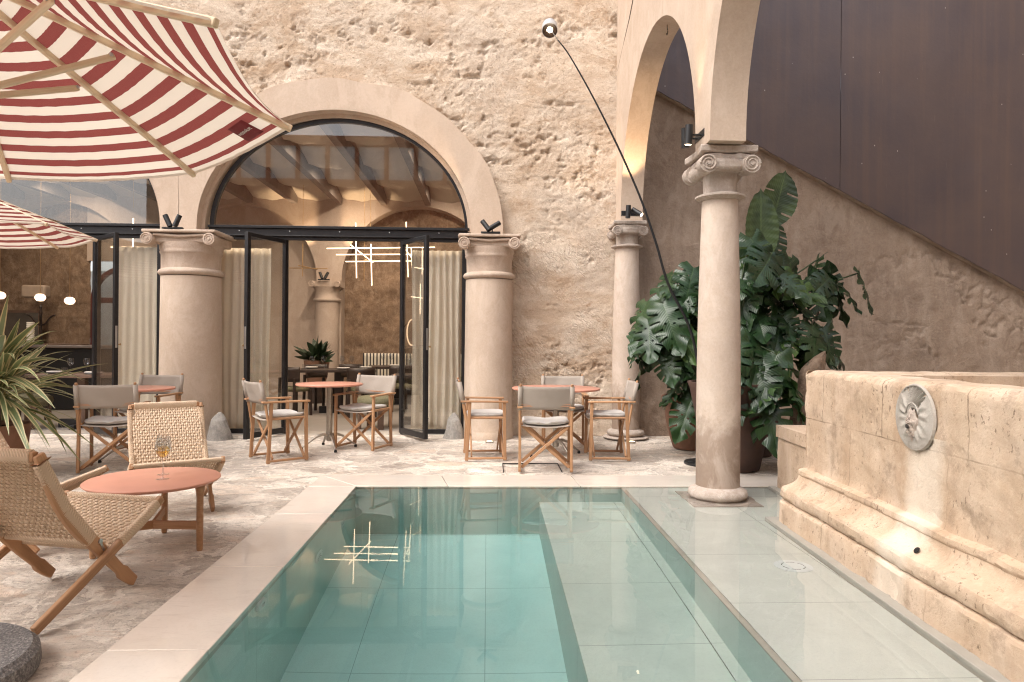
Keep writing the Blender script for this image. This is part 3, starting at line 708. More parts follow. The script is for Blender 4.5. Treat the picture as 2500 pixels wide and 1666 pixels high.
def entrance(dx,label,angs):
    root=empty('glazed_entrance',(FX+dx,YF,0),0,label,'glazed door','arched black-framed glass entrances')
    L=lambda o:(setattr(o,'location',Vector(o.location)-Vector((FX,YF,0))),setattr(o,'parent',root))[-1]
    b=MB();n=64
    sec=[(-.028,-.03),(.028,-.03),(.028,.03),(-.028,.03)]
    b.sweep([(FX+FW*math.cos(PI*i/n),YF,ZT+FH*math.sin(PI*i/n)) for i in range(n+1)],sec,up=(0,1,0))
    L(b.obj('arch_frame',M['black'],smooth=30))
    poly=[(FX+(FW-.02)*math.cos(PI*i/n),ZT+(FH-.02)*math.sin(PI*i/n)) for i in range(n+1)]
    L(MB().prism(poly,YF-.005,YF+.005,'y').obj('fanlight_glass',M['pane'],smooth=0))
    b=MB();b.box(FX-FW-.03,FX+FW+.03,YF-.055,YF+.055,2.595,2.70);b.box(FX-FW-.03,FX+FW+.03,YF-.085,YF+.03,2.70,2.735);b.box(FX-FW,FX+FW,YF-.03,YF+.03,2.555,2.593)
    b.box(FX-FW-.03,FX+FW+.03,YF-.068,YF-.056,2.600,2.612)
    o=b.obj('transom_beam',M['black'],bevel=.003,smooth=30);L(o)
    for x,w in ((FX-FW+.02,.07),(FX+FW-.03,.07),(HIN[0]-.02,.05),(HIN[1]+.02,.05)): L(MB().box(x-w/2,x+w/2,YF-.035,YF+.035,0,2.555).obj('post',M['black'],bevel=.003,smooth=30))
    for xa,xb in ((FX-FW+.056,HIN[0]-.046),(HIN[1]+.046,FX+FW-.066)): L(MB().box(xa,xb,YF-.03,YF+.03,.005,.07).obj('bottom_rail',M['black'],bevel=.003,smooth=30))
    for a,c in ((FX-FW+.05,HIN[0]-.04),(HIN[1]+.04,FX+FW-.06)):
        L(MB().box(a,c,YF-.004,YF+.004,.068,2.556).obj('side_glass',M['pane'],smooth=0))
    for k in range(5): L(MB().lathe([(.008,0),(.008,.006),(0,.008)],8,(FX-1.3+k*.65,YF-.056,2.665),(0,-1,0)).obj('rivet',M['chrome']))
    for hx,s_,a in ((HIN[0],1,angs[0]),(HIN[1],-1,angs[1])):
        q=leaf(root,hx,s_,a);q.location=Vector((hx-FX,-.04,0))
    return root
entrance(0,'arched black steel and glass entrance with both door leaves swung open, middle of the wall',(-113.5,122.6))
entrance(DX,'arched black-framed glass entrance at the left edge, one leaf open beside a curtain',(-122,138))
# threshold strip
b=MB();b.box(-8.1,CX+IW+.02,YW-.06,YW+.30,-.03,.012);tag(b.obj('threshold_paving',M['coping'],smooth=0,bevel=.003),kind='structure')
# curtains
def curtain(x0,x1,y,label,waves,z0=.05,z1=2.46,seed=0,thin=.012):
    rr=random.Random(seed);ph=[rr.uniform(0,6) for _ in range(4)]
    def P(u,v):
        # slight drift of the folds towards the hem
        x=x0+(x1-x0)*u+.01*math.sin(v*5+u*9+ph[0])
        a=.026*(.75+.5*math.sin(u*3.1+ph[1]))*(.75+.35*(1-v))
        yy=y+a*math.sin(u*2*PI*waves+ph[2]+.35*math.sin(u*7+ph[3])+.25*math.sin(v*2.2+u*4))
        return (x,yy,z0+(z1-z0)*v)
    b=MB();b.grid(P,int(waves*14),22)
    # hem band
    o=b.obj('curtain',M['curtain'],smooth=180,solid=.004);tag(o,label,'curtain','linen curtains behind the glass')
    return o
curtain(-3.60,-2.90,9.24,'left curtain of the middle entrance, pale linen in deep folds',7,seed=1)
curtain(-1.02,-.36,9.24,'right curtain of the middle entrance, pale linen in narrow folds',7,seed=2)
curtain(-4.93,-4.24,9.24,'linen curtain left of the wide column, behind the open left leaf',7,seed=3)

# ================================================================== ARCADE
AX0,AX1=1.69,1.97
def arcade():
    t=empty('plaster_arcade',((AX0+AX1)/2,5.3,0),0,'pale plaster arcade wall with two tall arches, running toward the camera on the right','arcade')
    P0=Vector(t.location)
    arches=[(7.10,1.57,1.70),(3.62,1.55,1.68),(.14,1.55,1.68)]
    zs=2.80;ztop=9.2
    ya,yb=-1.6,9.02
    # front outline as columns of quads between opening edge and the top
    ys=[];n=44
    segs=[];y=yb
    pts=[(yb,zs)]
    for (c_,w,h) in arches:
        pts.append((c_+w,zs))
        for i in range(1,n): 
            a=PI*i/n;pts.append((c_+w*math.cos(a),zs+.02+(h)*math.sin(a)))
        pts.append((c_-w,zs))
    pts.append((ya,zs))
    b=MB();m=len(pts)
    for X in (AX0,AX1):
        vs=[];nz=10
        for (y,z) in pts:
            for k in range(nz+1):
                f=k/nz;vs.append((X+(.006*math.sin(y*3+z*4*f) if 0<k<nz else 0),y,z+(ztop-z)*f))
        b.add(vs,[(i*(nz+1)+k,(i+1)*(nz+1)+k,(i+1)*(nz+1)+k+1,i*(nz+1)+k+1) for i in range(m-1) for k in range(nz)])
    vs=[]
    for (y,z) in pts: vs+= [(AX0,y,z),((AX0+AX1)/2,y,z),(AX1,y,z)]
    b.add(vs,[(3*i+k,3*i+3+k,3*i+4+k,3*i+1+k) for i in range(m-1) for k in (0,1)])
    b.add([(AX0,ya,ztop),(AX1,ya,ztop),(AX1,yb,ztop),(AX0,yb,ztop)],[(0,1,2,3)])
    o=b.obj('arch_wall',M['smooth'],smooth=40);o.location=-P0;o.parent=t
    b=MB();b.tube([(AX0-.001,8.95,4.82),(AX0-.001,8.2,5.18),(AX0-.001,7.4,5.72),(AX0-.001,6.6,6.3)],.006,5)
    o=b.obj('seam_line',M['hook'],smooth=180);o.location=-P0;o.parent=t
    # iron hook under the far arch
    b=MB();y=6.95;z=zs+.02+1.70*math.sqrt(1-((y-7.1)/1.57)**2)
    b.tube([(1.82,y,z),(1.82,y,z-.05)],.004,6);b.tube([(1.82,y+.022*math.cos(a),z-.075+.03*math.sin(a)) for a in [1.6+.5*k for k in range(10)]],.005,6)
    h=b.obj('ceiling_hook',M['hook']);h.location=(0,0,0);tag(h,'small iron hook hanging under the crown of the far arch','hook')
    return t
arcade()
def ionic(name,x,y,z0,rb,rt,ztop,label,plinth,cw,mat_s,scale=1.):
    t=empty(name,(x,y,z0),0,label,'column','slim ionic columns of the arcade')
    hh=ztop-z0;k=scale
    b=MB();ent=[]
    for i in range(25):
        f=i/24;ent.append((rb+(rt-rb)*f+.012*math.sin(PI*f),.16*k+(hh-.56*k)*f))
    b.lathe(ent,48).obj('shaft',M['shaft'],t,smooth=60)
    b=MB();b.lathe([(rb+.11,0.028*k),(rb+.115,.040*k),(rb+.10,.050*k),(rb+.035,.056*k),(rb+.03,.066*k),(rb+.055,.076*k),(rb+.064,.10*k),(rb+.052,.135*k),(rb+.02,.15*k),(rb-.01,.17*k)],48)
    b.obj('base',M['capital'],t,smooth=60)
    if plinth:
        MB().box(-plinth/2,plinth/2,-plinth/2,plinth/2,0,.028).obj('plinth',M['capital'],t,bevel=.005)
    zc=hh-.40*k
    b=MB();b.lathe([(rt,zc-.005),(rt+.02,zc),(rt+.055,zc+.018),(rt+.055,zc+.032),(rt+.02,zc+.045),(rt-.01,zc+.05),(rt-.005,zc+.20*k),(rt+.03,zc+.235*k),(rt+.06,zc+.27*k)],40).obj('necking',M['capital'],t,smooth=60)
    b=MB();w=cw/2
    b.box(-w*.84,w*.84,-w*.90,w*.90,zc+.225*k,zc+.337*k);b.box(-w*.55,w*.55,-w*.95,w*.95,zc+.20*k,zc+.30*k)
    b.obj('bell',M['capital'],t,bevel=.03*k,smooth=50)
    b=MB();rv=.072*k
    for s_ in (-1,1):
        for f_ in (-1,1):
            volute(b,(s_*(w-rv*.80),f_*(w*.84),zc+.245*k),rv,f_,.10*k,s_)
    # scroll bands dipping between the volutes
    for f_ in (-1,1):
        for s_ in (-1,1):
            b.sweep([(s_*(w-rv*.9),f_*w*.86,zc+.235*k+rv*.93),(s_*w*.35,f_*w*.84,zc+.315*k),(s_*.02,f_*w*.82,zc+.30*k)],[(-.016,-.02),(.016,-.02),(.016,.02),(-.016,.02)],up=(0,0,1))
    for s_ in (-1,1):
        b.tube([(s_*(w-rv*.9),-w*.74,zc+.235*k),(s_*(w-rv*.9-.02),0,zc+.245*k),(s_*(w-rv*.9),w*.74,zc+.235*k)],rv*.86,14,scale=[1,.8,1])
    b.obj('volute',M['capital'],t,smooth=50)
    b=MB();
    def ab(u,q):
        pass
    pl=[]
    for s in range(4):
        a=s*PI/2
        for f in (-1,-.8,-.4,0,.4,.8):
            px,py=f*w*1.0,-w*(1.0-.10*(1-f*f)) if abs(f)<1 else -w
            pl.append((px*math.cos(a)-py*math.sin(a),px*math.sin(a)+py*math.cos(a)))
    b.prism(pl,zc+.338*k,hh-.001)
    b.obj('abacus',M['capital'],t,bevel=.012,smooth=50)
    return t
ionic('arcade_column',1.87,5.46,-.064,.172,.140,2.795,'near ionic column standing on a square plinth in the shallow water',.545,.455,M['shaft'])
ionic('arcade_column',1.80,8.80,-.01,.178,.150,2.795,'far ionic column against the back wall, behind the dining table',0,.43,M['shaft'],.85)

# ================================================================== GALLERY WALL AND METAL PANEL
b=MB()
def gw(u,v):
    X=1.55+7.95*u;Z=4.95*v
    return X,Z
nx,nz=330,200
X,Z=np.meshgrid(np.linspace(1.76,9.5,nx+1),np.linspace(-.02,5.0,nz+1),indexing='ij')
crack=np.clip(.03-np.abs(fbm(X*1.6,Z*1.6,5,71,.62)-.5),0,1)*np.clip((X-4.6)*.8,0,1)
low=np.clip(1.2-Z,0,1)
Y=9.03-((fbm(X*1.2,Z*1.2,3,73)-.5)*.05+(fbm(X*8,Z*8,5,75,.6)-.5)*(.02+.05*low)-crack*.9)
b.v=list(zip(X.ravel(),Y.ravel(),Z.ravel()));m=nz+1
zl=4.80-(X-1.76)*.517
keep=(Z[:-1,:-1]<zl[:-1,:-1]+.03)
I,J=np.nonzero(keep);b.f=[[i*m+j,(i+1)*m+j,(i+1)*m+j+1,i*m+j+1] for i,j in zip(I.tolist(),J.tolist())];b.uv=[[(0,0)]*4]*len(b.f)
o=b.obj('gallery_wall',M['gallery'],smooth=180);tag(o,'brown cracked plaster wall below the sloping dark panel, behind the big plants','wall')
t=empty('stair_panel',(4.9,8.96,4),0,'dark brown patinated metal stair panel with a sloping lower edge','metal panel')
def sl(x):return 4.80-(x-1.76)*.517
for x0,x1 in ((1.70,4.672),(4.68,9.5)):
    n=26;vs=[]
    for i in range(n+1):
        x=x0+(x1-x0)*i/n;e=.006*math.sin(x*23)+.004*math.sin(x*61)
        vs.append((x,sl(x)+e))
    poly=vs+[(x1,9.2),(x0,9.2)]
    o=MB().prism(poly,8.93,8.945,'y').obj('metal_sheet',M['panel'],smooth=0);o.location=-Vector(t.location);o.parent=t
b=MB();b.bar((1.7,8.985,sl(1.7)+.0),(9.5,8.985,sl(9.5)+.0),.08,.02);o=b.obj('plaster_lip',M['gallery'],smooth=0);o.location=-Vector(t.location);o.parent=t
b=MB();b.box(1.7,9.5,8.99,9.2,5.0,9.2);o=b.obj('backing_wall',M['gallery'],smooth=0);o.location=-Vector(t.location);o.parent=t
b=MB();b.box(9.5,9.7,-8,9.2,-.1,9.2);o=b.obj('side_wall',M['gallery'],smooth=0);tag(o,'tall plaster wall closing the courtyard beyond the fountain on the right','wall')

# ================================================================== FOUNTAIN
FT=empty('stone_fountain',(2.02,4.64,0),-2.5,'long weathered limestone fountain basin with moulded foot and carved medallion','fountain')
def fountain():
    L=4.6;wid=1.55;th=.34   # along local -y, inward +x ; upper face at x=.18
    prof=[(-.07,.165),(0,.165),(.05,.165),(.10,.163),(.145,.162),(.158,.155),(.168,.135),(.174,.138),(.180,.150),(.20,.158),(.235,.156),(.25,.148),(.262,.12),(.275,.095),(.295,.07),(.32,.052),(.345,.045),(.352,.05),(.362,.052),(.38,.048),(.387,.03),(.395,.008),(.42,0)]
    prof+=[(.42+.6*k/22,.0) for k in range(1,23)]+[(1.035,-.004),(1.052,-.014),(1.060,-.035)]
    path=[]  # (point, outward normal) in plan for p=0
    n=150
    for i in range(n+1): path.append((Vector((.18,-L+L*i/n)),Vector((-1,0))))
    for k in range(1,6):
        a=PI-(PI/2)*k/6;path.append((Vector((.18,0)),Vector((math.cos(a),math.sin(a)))))
    for i in range(40): path.append((Vector((.18+wid*i/39,0)),Vector((0,1))))
    P=np.array([[p.x,p.y] for p,_ in path]);Nn=np.array([[q.x,q.y] for _,q in path])
    # shrink the far end so that the mouldings return there
    s=np.concatenate([[0],np.cumsum(np.hypot(*np.diff(P+Nn*.1,axis=0).T))])
    b=MB();m=len(path);vs=[]
    for i,(z,p) in enumerate(prof):
        e=(fbm(s*7,np.full(m,z*7+3),5,81,.62)-.5)*.030+(fbm(s*34,np.full(m,z*34),3,83,.6)-.5)*.010
        chip=np.clip(fbm(s*9,np.full(m,z*9+7),4,85,.7)-.62,0,1)*(.11 if z<.42 or z>1.0 else .05)
        o=P+Nn*(p+e-chip)[:,None]
        zz=z+(fbm(s*3,np.full(m,z*2),3,87)-.5)*(.02 if 0<z else 0)
        if z>1.0: zz=zz-np.clip(fbm(s*6,np.full(m,1.),4,89,.7)-.58,0,1)*.22
        vs+=list(zip(o[:,0],o[:,1]-.04*0,zz))
    b.v=vs
    b.f=[[i*m+j,i*m+j+1,(i+1)*m+j+1,(i+1)*m+j] for i in range(len(prof)-1) for j in range(m-1)];b.uv=[[(0,0)]*4]*len(b.f)
    # top surface and inner face of the front wall, the far end wall and the back rim
    top=len(prof)-1;n0=len(b.v)
    for q,(dx,dz) in enumerate(((.06,.004),(.16,.0),(.26,.004),(th,-.01),(th+.01,-.6))):
        for j in range(m):
            p=P[j]-Nn[j]*dx;p=np.array([min(max(p[0],.18+dx),.18+wid),min(p[1],-dx)])
            z=1.060+dz+(.012*(fbm(p[0]*6,p[1]*6,4,91)-.5) if q<3 else 0)
            b.v.append((float(p[0]),float(p[1]),float(z)))
    for q in range(5):
        r0=top*m if q==0 else n0+(q-1)*m;r1=n0+q*m
        b.f+=[[r0+j,r0+j+1,r1+j+1,r1+j] for j in range(m-1)];b.uv+=[[(0,0)]*4]*(m-1)
    o=b.obj('basin_wall',M['fountain'],FT,smooth=26)
    b=MB();b.box(.18+th,.18+wid,-L,-th,.3,.42);b.obj('basin_floor',M['fountain'],FT,smooth=0)
    b=MB()
    y=-L;rr=random.Random(3)
    while y<-.02:
        w=rr.uniform(.45,.8);y1=min(y+w,-.0);b.box(.18+wid,.18+wid+.4,y+.004,y1-.004,-.07,rr.uniform(1.02,1.07));y=y1
    b.obj('back_rim',M['fountain'],FT,bevel=.015)
    MB().box(-.04,.06,-L,.165,-.075,.012).obj('foot_trim',M['trim'],FT,bevel=.004,smooth=30)
    # medallion
    md=empty('medallion',(.178,-1.30,.885));md.parent=FT
    b=MB();Rm=.168
    def mp(u,v):
        a=2*PI*u;r_=Rm*(1-v);h=.013+.005*math.sin(v*3)
        if .22<v<.72:
            pet=.5+.5*math.cos(a*14+v*3.5+.5*math.sin(a*3));w=math.sin((v-.22)/.5*PI);h+=.010*w*pet**1.2*(.7+.3*math.sin(a*5))*(1 if math.sin(a)<.78 else .1)
        if v>.72: h-=.03*min(1,(v-.72)/.12)
        if math.sin(a)>.72 and v<.62: h-=.012+.01*math.sin(a*31+v*23)
        if v<=0: h=0.
        elif v<.06: h=.012
        return (-h,r_*math.cos(a),r_*math.sin(a))
    b.grid(mp,150,34);b.obj('carved_disc',M['medal'],md,smooth=60)
    b=MB();rr=random.Random(9)
    def rk(u,v):
        a=2*PI*u;b_=PI*v;k=1+.35*(float(fbm(np.array(math.cos(a)*2+5),np.array(b_*2+math.sin(a)*2),4,95,.7))-.5)*2
        return (-.012-.030*k*max(0,math.cos(b_-PI/2)) *.8*(1 if math.cos(a)<0 else .2)+.006,.043*k*math.sin(b_)*math.cos(a)*1.0,-.045+.080*k*math.cos(b_)*1.0)
    b.grid(lambda u,v:((-.018-.022*(1-v)**.5*(1+.5*math.sin(u*37+v*9)*math.sin(v*17))),.046*v*math.cos(2*PI*u)*(1+.18*math.sin(u*31)),-.035+.078*v*math.sin(2*PI*u)*(1+.14*math.sin(u*43))),48,9)
    b.obj('broken_boss',M['capital'],md,smooth=40)
    MB().lathe([(.011,.042),(.011,.0475),(0,.048)],12,(0,0,-.045),(-1,0,0)).obj('spout_hole',M['grout'],md)
    MB().tube([(-.021,.052*math.cos(a),.018+.052*math.sin(a)) for a in [i*PI/12 for i in range(13)]],.004,6).obj('hood_edge',M['medal'],md,smooth=180)
    # deep chip and small plug in the stone
    b=MB();b.grid(lambda u,v:(-.004+.0*v,.045*math.cos(2*PI*u)*(1-v)*(.6+.4*math.sin(u*9)),.075*math.sin(2*PI*u)*(1-v)),24,5)
    o=b.obj('chip_patch',M['capital'],FT);o.location=(.178,-2.08,.60)
    o=MB().lathe([(.017,0),(.015,.003),(0,.004)],14).obj('metal_plug',M['black'],FT);o.location=(.070,-1.50,.282);o.rotation_euler=(0,R(-50),0)
fountain()
# lower block at the far end
def block():
    t=empty('stone_block',(2.50,5.78,0),-3,'low limestone block with a worn slab top at the far end of the fountain','stone block')
    def face(u0,u1,v0,v1,pf,nu,nv,b):
        def P(u,v):
            a=u0+(u1-u0)*u;c=v0+(v1-v0)*v
            e=float((fbm(np.array(a*9),np.array(c*9),4,97)-.5)*.018);return pf(a,c,e)
        b.grid(P,nu,nv)
    b=MB()
    face(-1.2,0,-.07,.44,lambda a,c,e:(e,a,c),50,22,b)          # pool side
    face(0,.9,-.07,.44,lambda a,c,e:(a,-e,c),36,22,b)
    b.obj('block_body',M['fountain'],t,smooth=40)
    b=MB()
    face(-1.2,.015,.445,.545,lambda a,c,e:(-.012+e*.8,a,c),50,8,b);face(-.012,.9,.445,.545,lambda a,c,e:(a,.015-e*.8,c),36,8,b)
    b.add([(-.012,-1.2,.546),(.9,-1.2,.546),(.9,.015,.546),(-.012,.015,.546)],[(0,1,2,3)])
    b.obj('slab_top',M['fountain'],t,smooth=40)
    MB().box(-.06,.0,-1.2,.05,-.07,.014).obj('foot_trim',M['trim'],t,bevel=.004)
block()
# leaning stone beyond the block
b=MB()
def ls(u,v):
    a=2*PI*u;r_=(.19-.07*v)*(1+.16*float(fbm(np.array(math.cos(a)*2+3),np.array(v*4+math.sin(a)),4,99)-.5))
    if v>.97:r_*=max(0,(1-v)/.03)
    return (r_*math.cos(a)*1.0+.16*v,r_*.6*math.sin(a)+.05*v,1.12*v+(.09*math.cos(a) if .5<v<1 else 0)*min(1,(v-.5)*4 if v<1 else 0))
b.grid(ls,40,36);o=b.obj('leaning_stone',M['innerrough'],smooth=60);o.location=(2.95,6.35,0);tag(o,'rough brown upright stone standing behind the low block, under the monstera','standing stone')

# ================================================================== SPOTLIGHT PAIRS
def spots(loc,rz,dirs,label,wall=False,power=7,size=36,p2=None):
    t=empty('spotlight_pair',loc,rz,label,'spotlight','pairs of small black uplights')
    q=Matrix.Rotation(R(rz),4,'Z')
    if wall: MB().box(-.12,.12,-.0,.055,-.025,.035).obj('mounting_bar',M['blackfine'],t,bevel=.002)
    else: MB().box(-.12,.12,-.03,.03,0,.022).obj('mounting_bar',M['blackfine'],t,bevel=.002)
    for k,(px,d) in enumerate(dirs):
        d=Vector(d).normalized();r=.031;L=.15
        if wall: c=Vector((px,-.10,.0))
        else: c=Vector((px,-.01,.095))
        b=MB();b.cyl(c-d*L*.5,c+d*L*.5,r,n=22);b.lathe([(r,0),(r,.006),(r-.004,.006),(r-.004,0)],22,c+d*L*.5,d)
        if wall: b.tube([c+Vector((0,.0,.0)),Vector((px,.02,0))],.008,8)
        else: b.tube([c-d*.03,Vector((c.x-d.x*.03,c.y,.02))],.006,8)
        o=b.obj('lamp_body',M['blackfine'],t,smooth=40)
        MB().lathe([(r-.005,.003),(0,.0035)],20,c+d*L*.5,d).obj('lens',M['lens'],o)
        p=q@(c+d*(L*.5+.02));dd=q.to_3x3()@d;p=p+Vector(loc)
        if power: spot(p,p+dd,p2 if (k==1 and p2) else power,size,.7)
    return t
spots((-3.86,8.50,2.588),0,[(-.055,(-.5,.10,1)),(.055,(.38,.10,1))],'black uplight pair in a narrow V on top of the wide column',power=9)
spots((.03,8.52,2.588),0,[(-.06,(-.62,.35,.85)),(.045,(.95,.25,.62))],'black uplight pair splayed wide on the column right of the doors',power=16,size=30)
spots((1.79,8.50,2.86),0,[(-.06,(.05,-.02,1)),(.05,(.45,-.45,-.4))],'black spotlight pair on the far slim arcade column, one aimed down',wall=True,power=26,size=60,p2=2.5)
spots((1.685,5.42,2.90),-90,[(-.05,(.12,-.05,1)),(.05,(-.02,-.05,-1))],'black spotlight pair clamped to the near arcade pier, one up and one down',wall=True,power=12,size=50,p2=.6)

# ================================================================== ARC LAMP
t=empty('arc_lamp',(2.28,6.98,0),0,'black arc floor lamp with a thin curved pole leaning left over the dining table','floor lamp')
MB().lathe([(.235,-.005),(.235,.012),(.228,.018),(0,.02)],48).obj('base_plate',M['blackfine'],t)
def wpt(px,py,Y):   # point of the curved pole, worked out from its slope and the fixed depth Y
    x=px-1250;y=py-833;x2=x*math.cos(RO)+y*math.sin(RO);y2=y*math.cos(RO)-x*math.sin(RO)
    dx=x2/1667;d=(dx*math.cos(A)+math.sin(A),math.cos(A)-dx*math.sin(A),-y2/1667);k=Y/d[1];return Vector((d[0]*k,Y,H+d[2]*k))
pole=[(2.28,6.98,.02),(2.23,7.0,.7),(2.11,7.0,1.35)]+[tuple(wpt(a,b_,7.0)) for a,b_ in ((1632,695),(1603,598),(1568,495),(1525,394),(1480,300),(1432,208),(1388,132),(1362,98))]
# smooth it
def smoothpath(p,n=6):
    P=[Vector(p[0])]+[Vector(q) for q in p]+[Vector(p[-1])];o=[]
    for i in range(1,len(P)-2):
        for k in range(n):
            s=k/n;a,b_,c_,d=P[i-1],P[i],P[i+1],P[i+2]
            o.append(.5*((2*b_)+(c_-a)*s+(2*a-5*b_+4*c_-d)*s*s+(3*b_-a-3*c_+d)*s**3))
    o.append(P[-2]);return o
sp=[q-Vector((2.28,6.98,0)) for q in smoothpath(pole)]
MB().tube(sp,.014,10,scale=[1.25-.8*i/(len(sp)-1) for i in range(len(sp))]).obj('pole',M['blackfine'],t,smooth=180)
hd=sp[-1];ax=Vector((-.05,-.62,-.72)).normalized();hc=hd+Vector((-.085,-.01,.105))
b=MB();r=.079
b.lathe([(r-.004,.0),(r-.004,-.03),(r,-.03),(r,.075),(r-.01,.085),(0,.088)],36,hc,-ax)
hb=b.obj('lamp_head',simple('lamp_head_grey',(.50,.50,.51),.4,.2),t,smooth=40)
MB().lathe([(r-.003,.031),(r-.02,.02),(.03,.012),(0,.012)],36,hc,ax,False).obj('reflector',simple('lamp_reflector',(.05,.03,.02),.3,.4),t)
MB().lathe([(.028,.014),(.024,.022),(0,.025)],20,hc,ax).obj('bulb',emit('lamp_bulb',(1,.85,.65),22),t)
MB().tube([hd,hd+Vector((-.03,-.005,.04)),hc-ax*.02],.005,8).obj('swivel',M['chrome'],t)
spot(tuple(hc+ax*.06+Vector((2.28,6.98,0))),tuple(hc+ax*2+Vector((2.28,6.98,0))),5,60,.6,(1,.82,.62))
MB().tube(smoothpath([(-.20,-.03,.022),(.0,-.03,.024),(-.16,-.12,.02),(-.1,-.25,.012),(.05,-.36,.012),(.3,-.5,.01)]),.006,6).obj('cable',M['blackfine'],t,smooth=180)

# ================================================================== DIRECTOR CHAIRS
def director(name='director_chair'):
    t=empty(name)
    T=M['teak']
    for s in (-1,1):
        x=s*.245
        q=MB();q.bar((x,.195,.012),(x,.185,.615),.026,.034,up=(0,1,0));q.obj('front_leg',T,t,bevel=.004)
        q=MB();q.bar((x,-.205,.012),(x,-.175,.615),.026,.034,up=(0,1,0));q.obj('rear_leg',T,t,bevel=.004)
        q=MB();q.bar((x,-.225,.035),(x,.215,.035),.028,.022);q.obj('foot_rail',T,t,bevel=.005)
        q=MB();q.bar((x,-.27,.628),(x,.225,.622),.052,.020);q.obj('armrest',T,t,bevel=.006)
        q=MB();q.tube([(x-.0*s,-.19,.33),(x,-.235,.60),(x-.004*s,-.288,.845)],.0135,12);q.lathe([(.0135,0),(.010,.006),(0,.007)],10,(x-.004*s,-.288,.845));q.obj('back_post',T,t,smooth=40)
        q=MB();q.tube([(x*.93,-.19,.455),(x*.93,.20,.455)],.014,10);q.obj('seat_rail',T,t,smooth=40)
    for y in (-.165,.165):
        for s in (-1,1):
            q=MB();yo=y+s*.012
            q.bar((s*.228,yo,.05),(-s*.222,yo,.445),.030,.018,up=(0,1,0));q.obj('cross_brace',T,t,bevel=.004)
        q=MB();q.cyl((0,y-.024,.247),(0,y+.024,.247),.006,n=12);q.obj('bolt',M['chrome'],t)
    q=MB()
    q.grid(lambda u,v:(-.238+.476*u,-.20+.41*v,.462-.020*math.sin(PI*u)-.012*abs(2*v-1)**6),14,8);q.obj('seat_sling',M['canvas'],t,smooth=180,solid=.006)
    def cu(u,v):
        a=2*PI*v;ca,sa=math.cos(a),math.sin(a)
        w=.222+.004*math.sin(u*30);
        prof=(abs(ca)**.25)*(1 if ca>0 else -1);hz=(abs(sa)**.7)*(1 if sa>0 else -1)
        k=1-abs(2*u-1)**8
        return (prof*w*(.25+.75*k**.5) ,-.205+.42*u,.485-.016*math.sin(PI*(prof+1)/2)+hz*.022*k**.4+.004*math.sin(prof*9+u*5))
    q=MB();q.grid(cu,22,28);q.obj('seat_cushion',M['cushion'],t,smooth=180)
    def bk(u,v):
        x=-.262+.524*u;z=.605+.225*v
        e=min(u,1-u)
        sag=-.03*math.sin(PI*min(max((u-.05)/.9,0),1))
        wr=.004*math.sin(u*13+v*4)*math.sin(PI*u)
        return (x,-.232-.056*(z-.6)/.245+sag-.012*(1 if e<.001 else 0)+wr,z-.006*math.sin(PI*u)*(1 if v>.5 else -.6))
    q=MB();q.grid(bk,26,8);
    for s in (-1,1): q.tube([(s*.245,-.235,.605),(s*.243,-.286,.828)],.020,12,cap=False)
    q.obj('backrest',M['canvas'],t,smooth=60,solid=.005)
    q=MB();q.tube([(-.238,-.262,.655),(0,-.262,.635),(.238,-.262,.64)],.0022,5);q.tube([(-.238,-.262,.636),(0,-.264,.642),(.238,-.262,.66)],.0022,5);q.obj('lacing_cord',simple('orange_cord',(.52,.24,.12),.8),t)
    return t
D0=director()
DG='teak director chairs with grey canvas'
CHAIRS=[((-3.57,6.68),14,'director chair seen from behind at the left edge table, backrest coloured as shaded with orange lacing'),
((-3.80,7.78),174,'director chair facing out behind the left table, in front of the wide column'),
((-2.17,7.22),-52,'director chair left of the middle round table, turned sideways before the open leaf'),
((-1.42,7.92),158,'director chair right of the middle round table, pale canvas back to the doorway'),
((-.02,7.36),-86,'director chair on the left side of the big round table, facing right'),
((.57,6.66),-3,'director chair nearest the pool, its back to the camera, at the big round table'),
((.92,8.10),178,'director chair behind the big round table, mostly hidden by the tabletop'),
((1.29,7.34),88,'director chair on the right side of the big round table, facing left')]
for i,((x,y),rz,l) in enumerate(CHAIRS):
    o=D0 if i==0 else dup(D0)
    o.location=(x,y,float(ground_z(x,y))-.001);o.rotation_euler=(0,0,R(rz));tag(o,l,'chair',DG)
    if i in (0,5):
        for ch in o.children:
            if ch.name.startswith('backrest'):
                ch.data=ch.data.copy();ch.data.materials[0]=M['canvasshade'];ch['label']='taupe shaded canvas backrest'

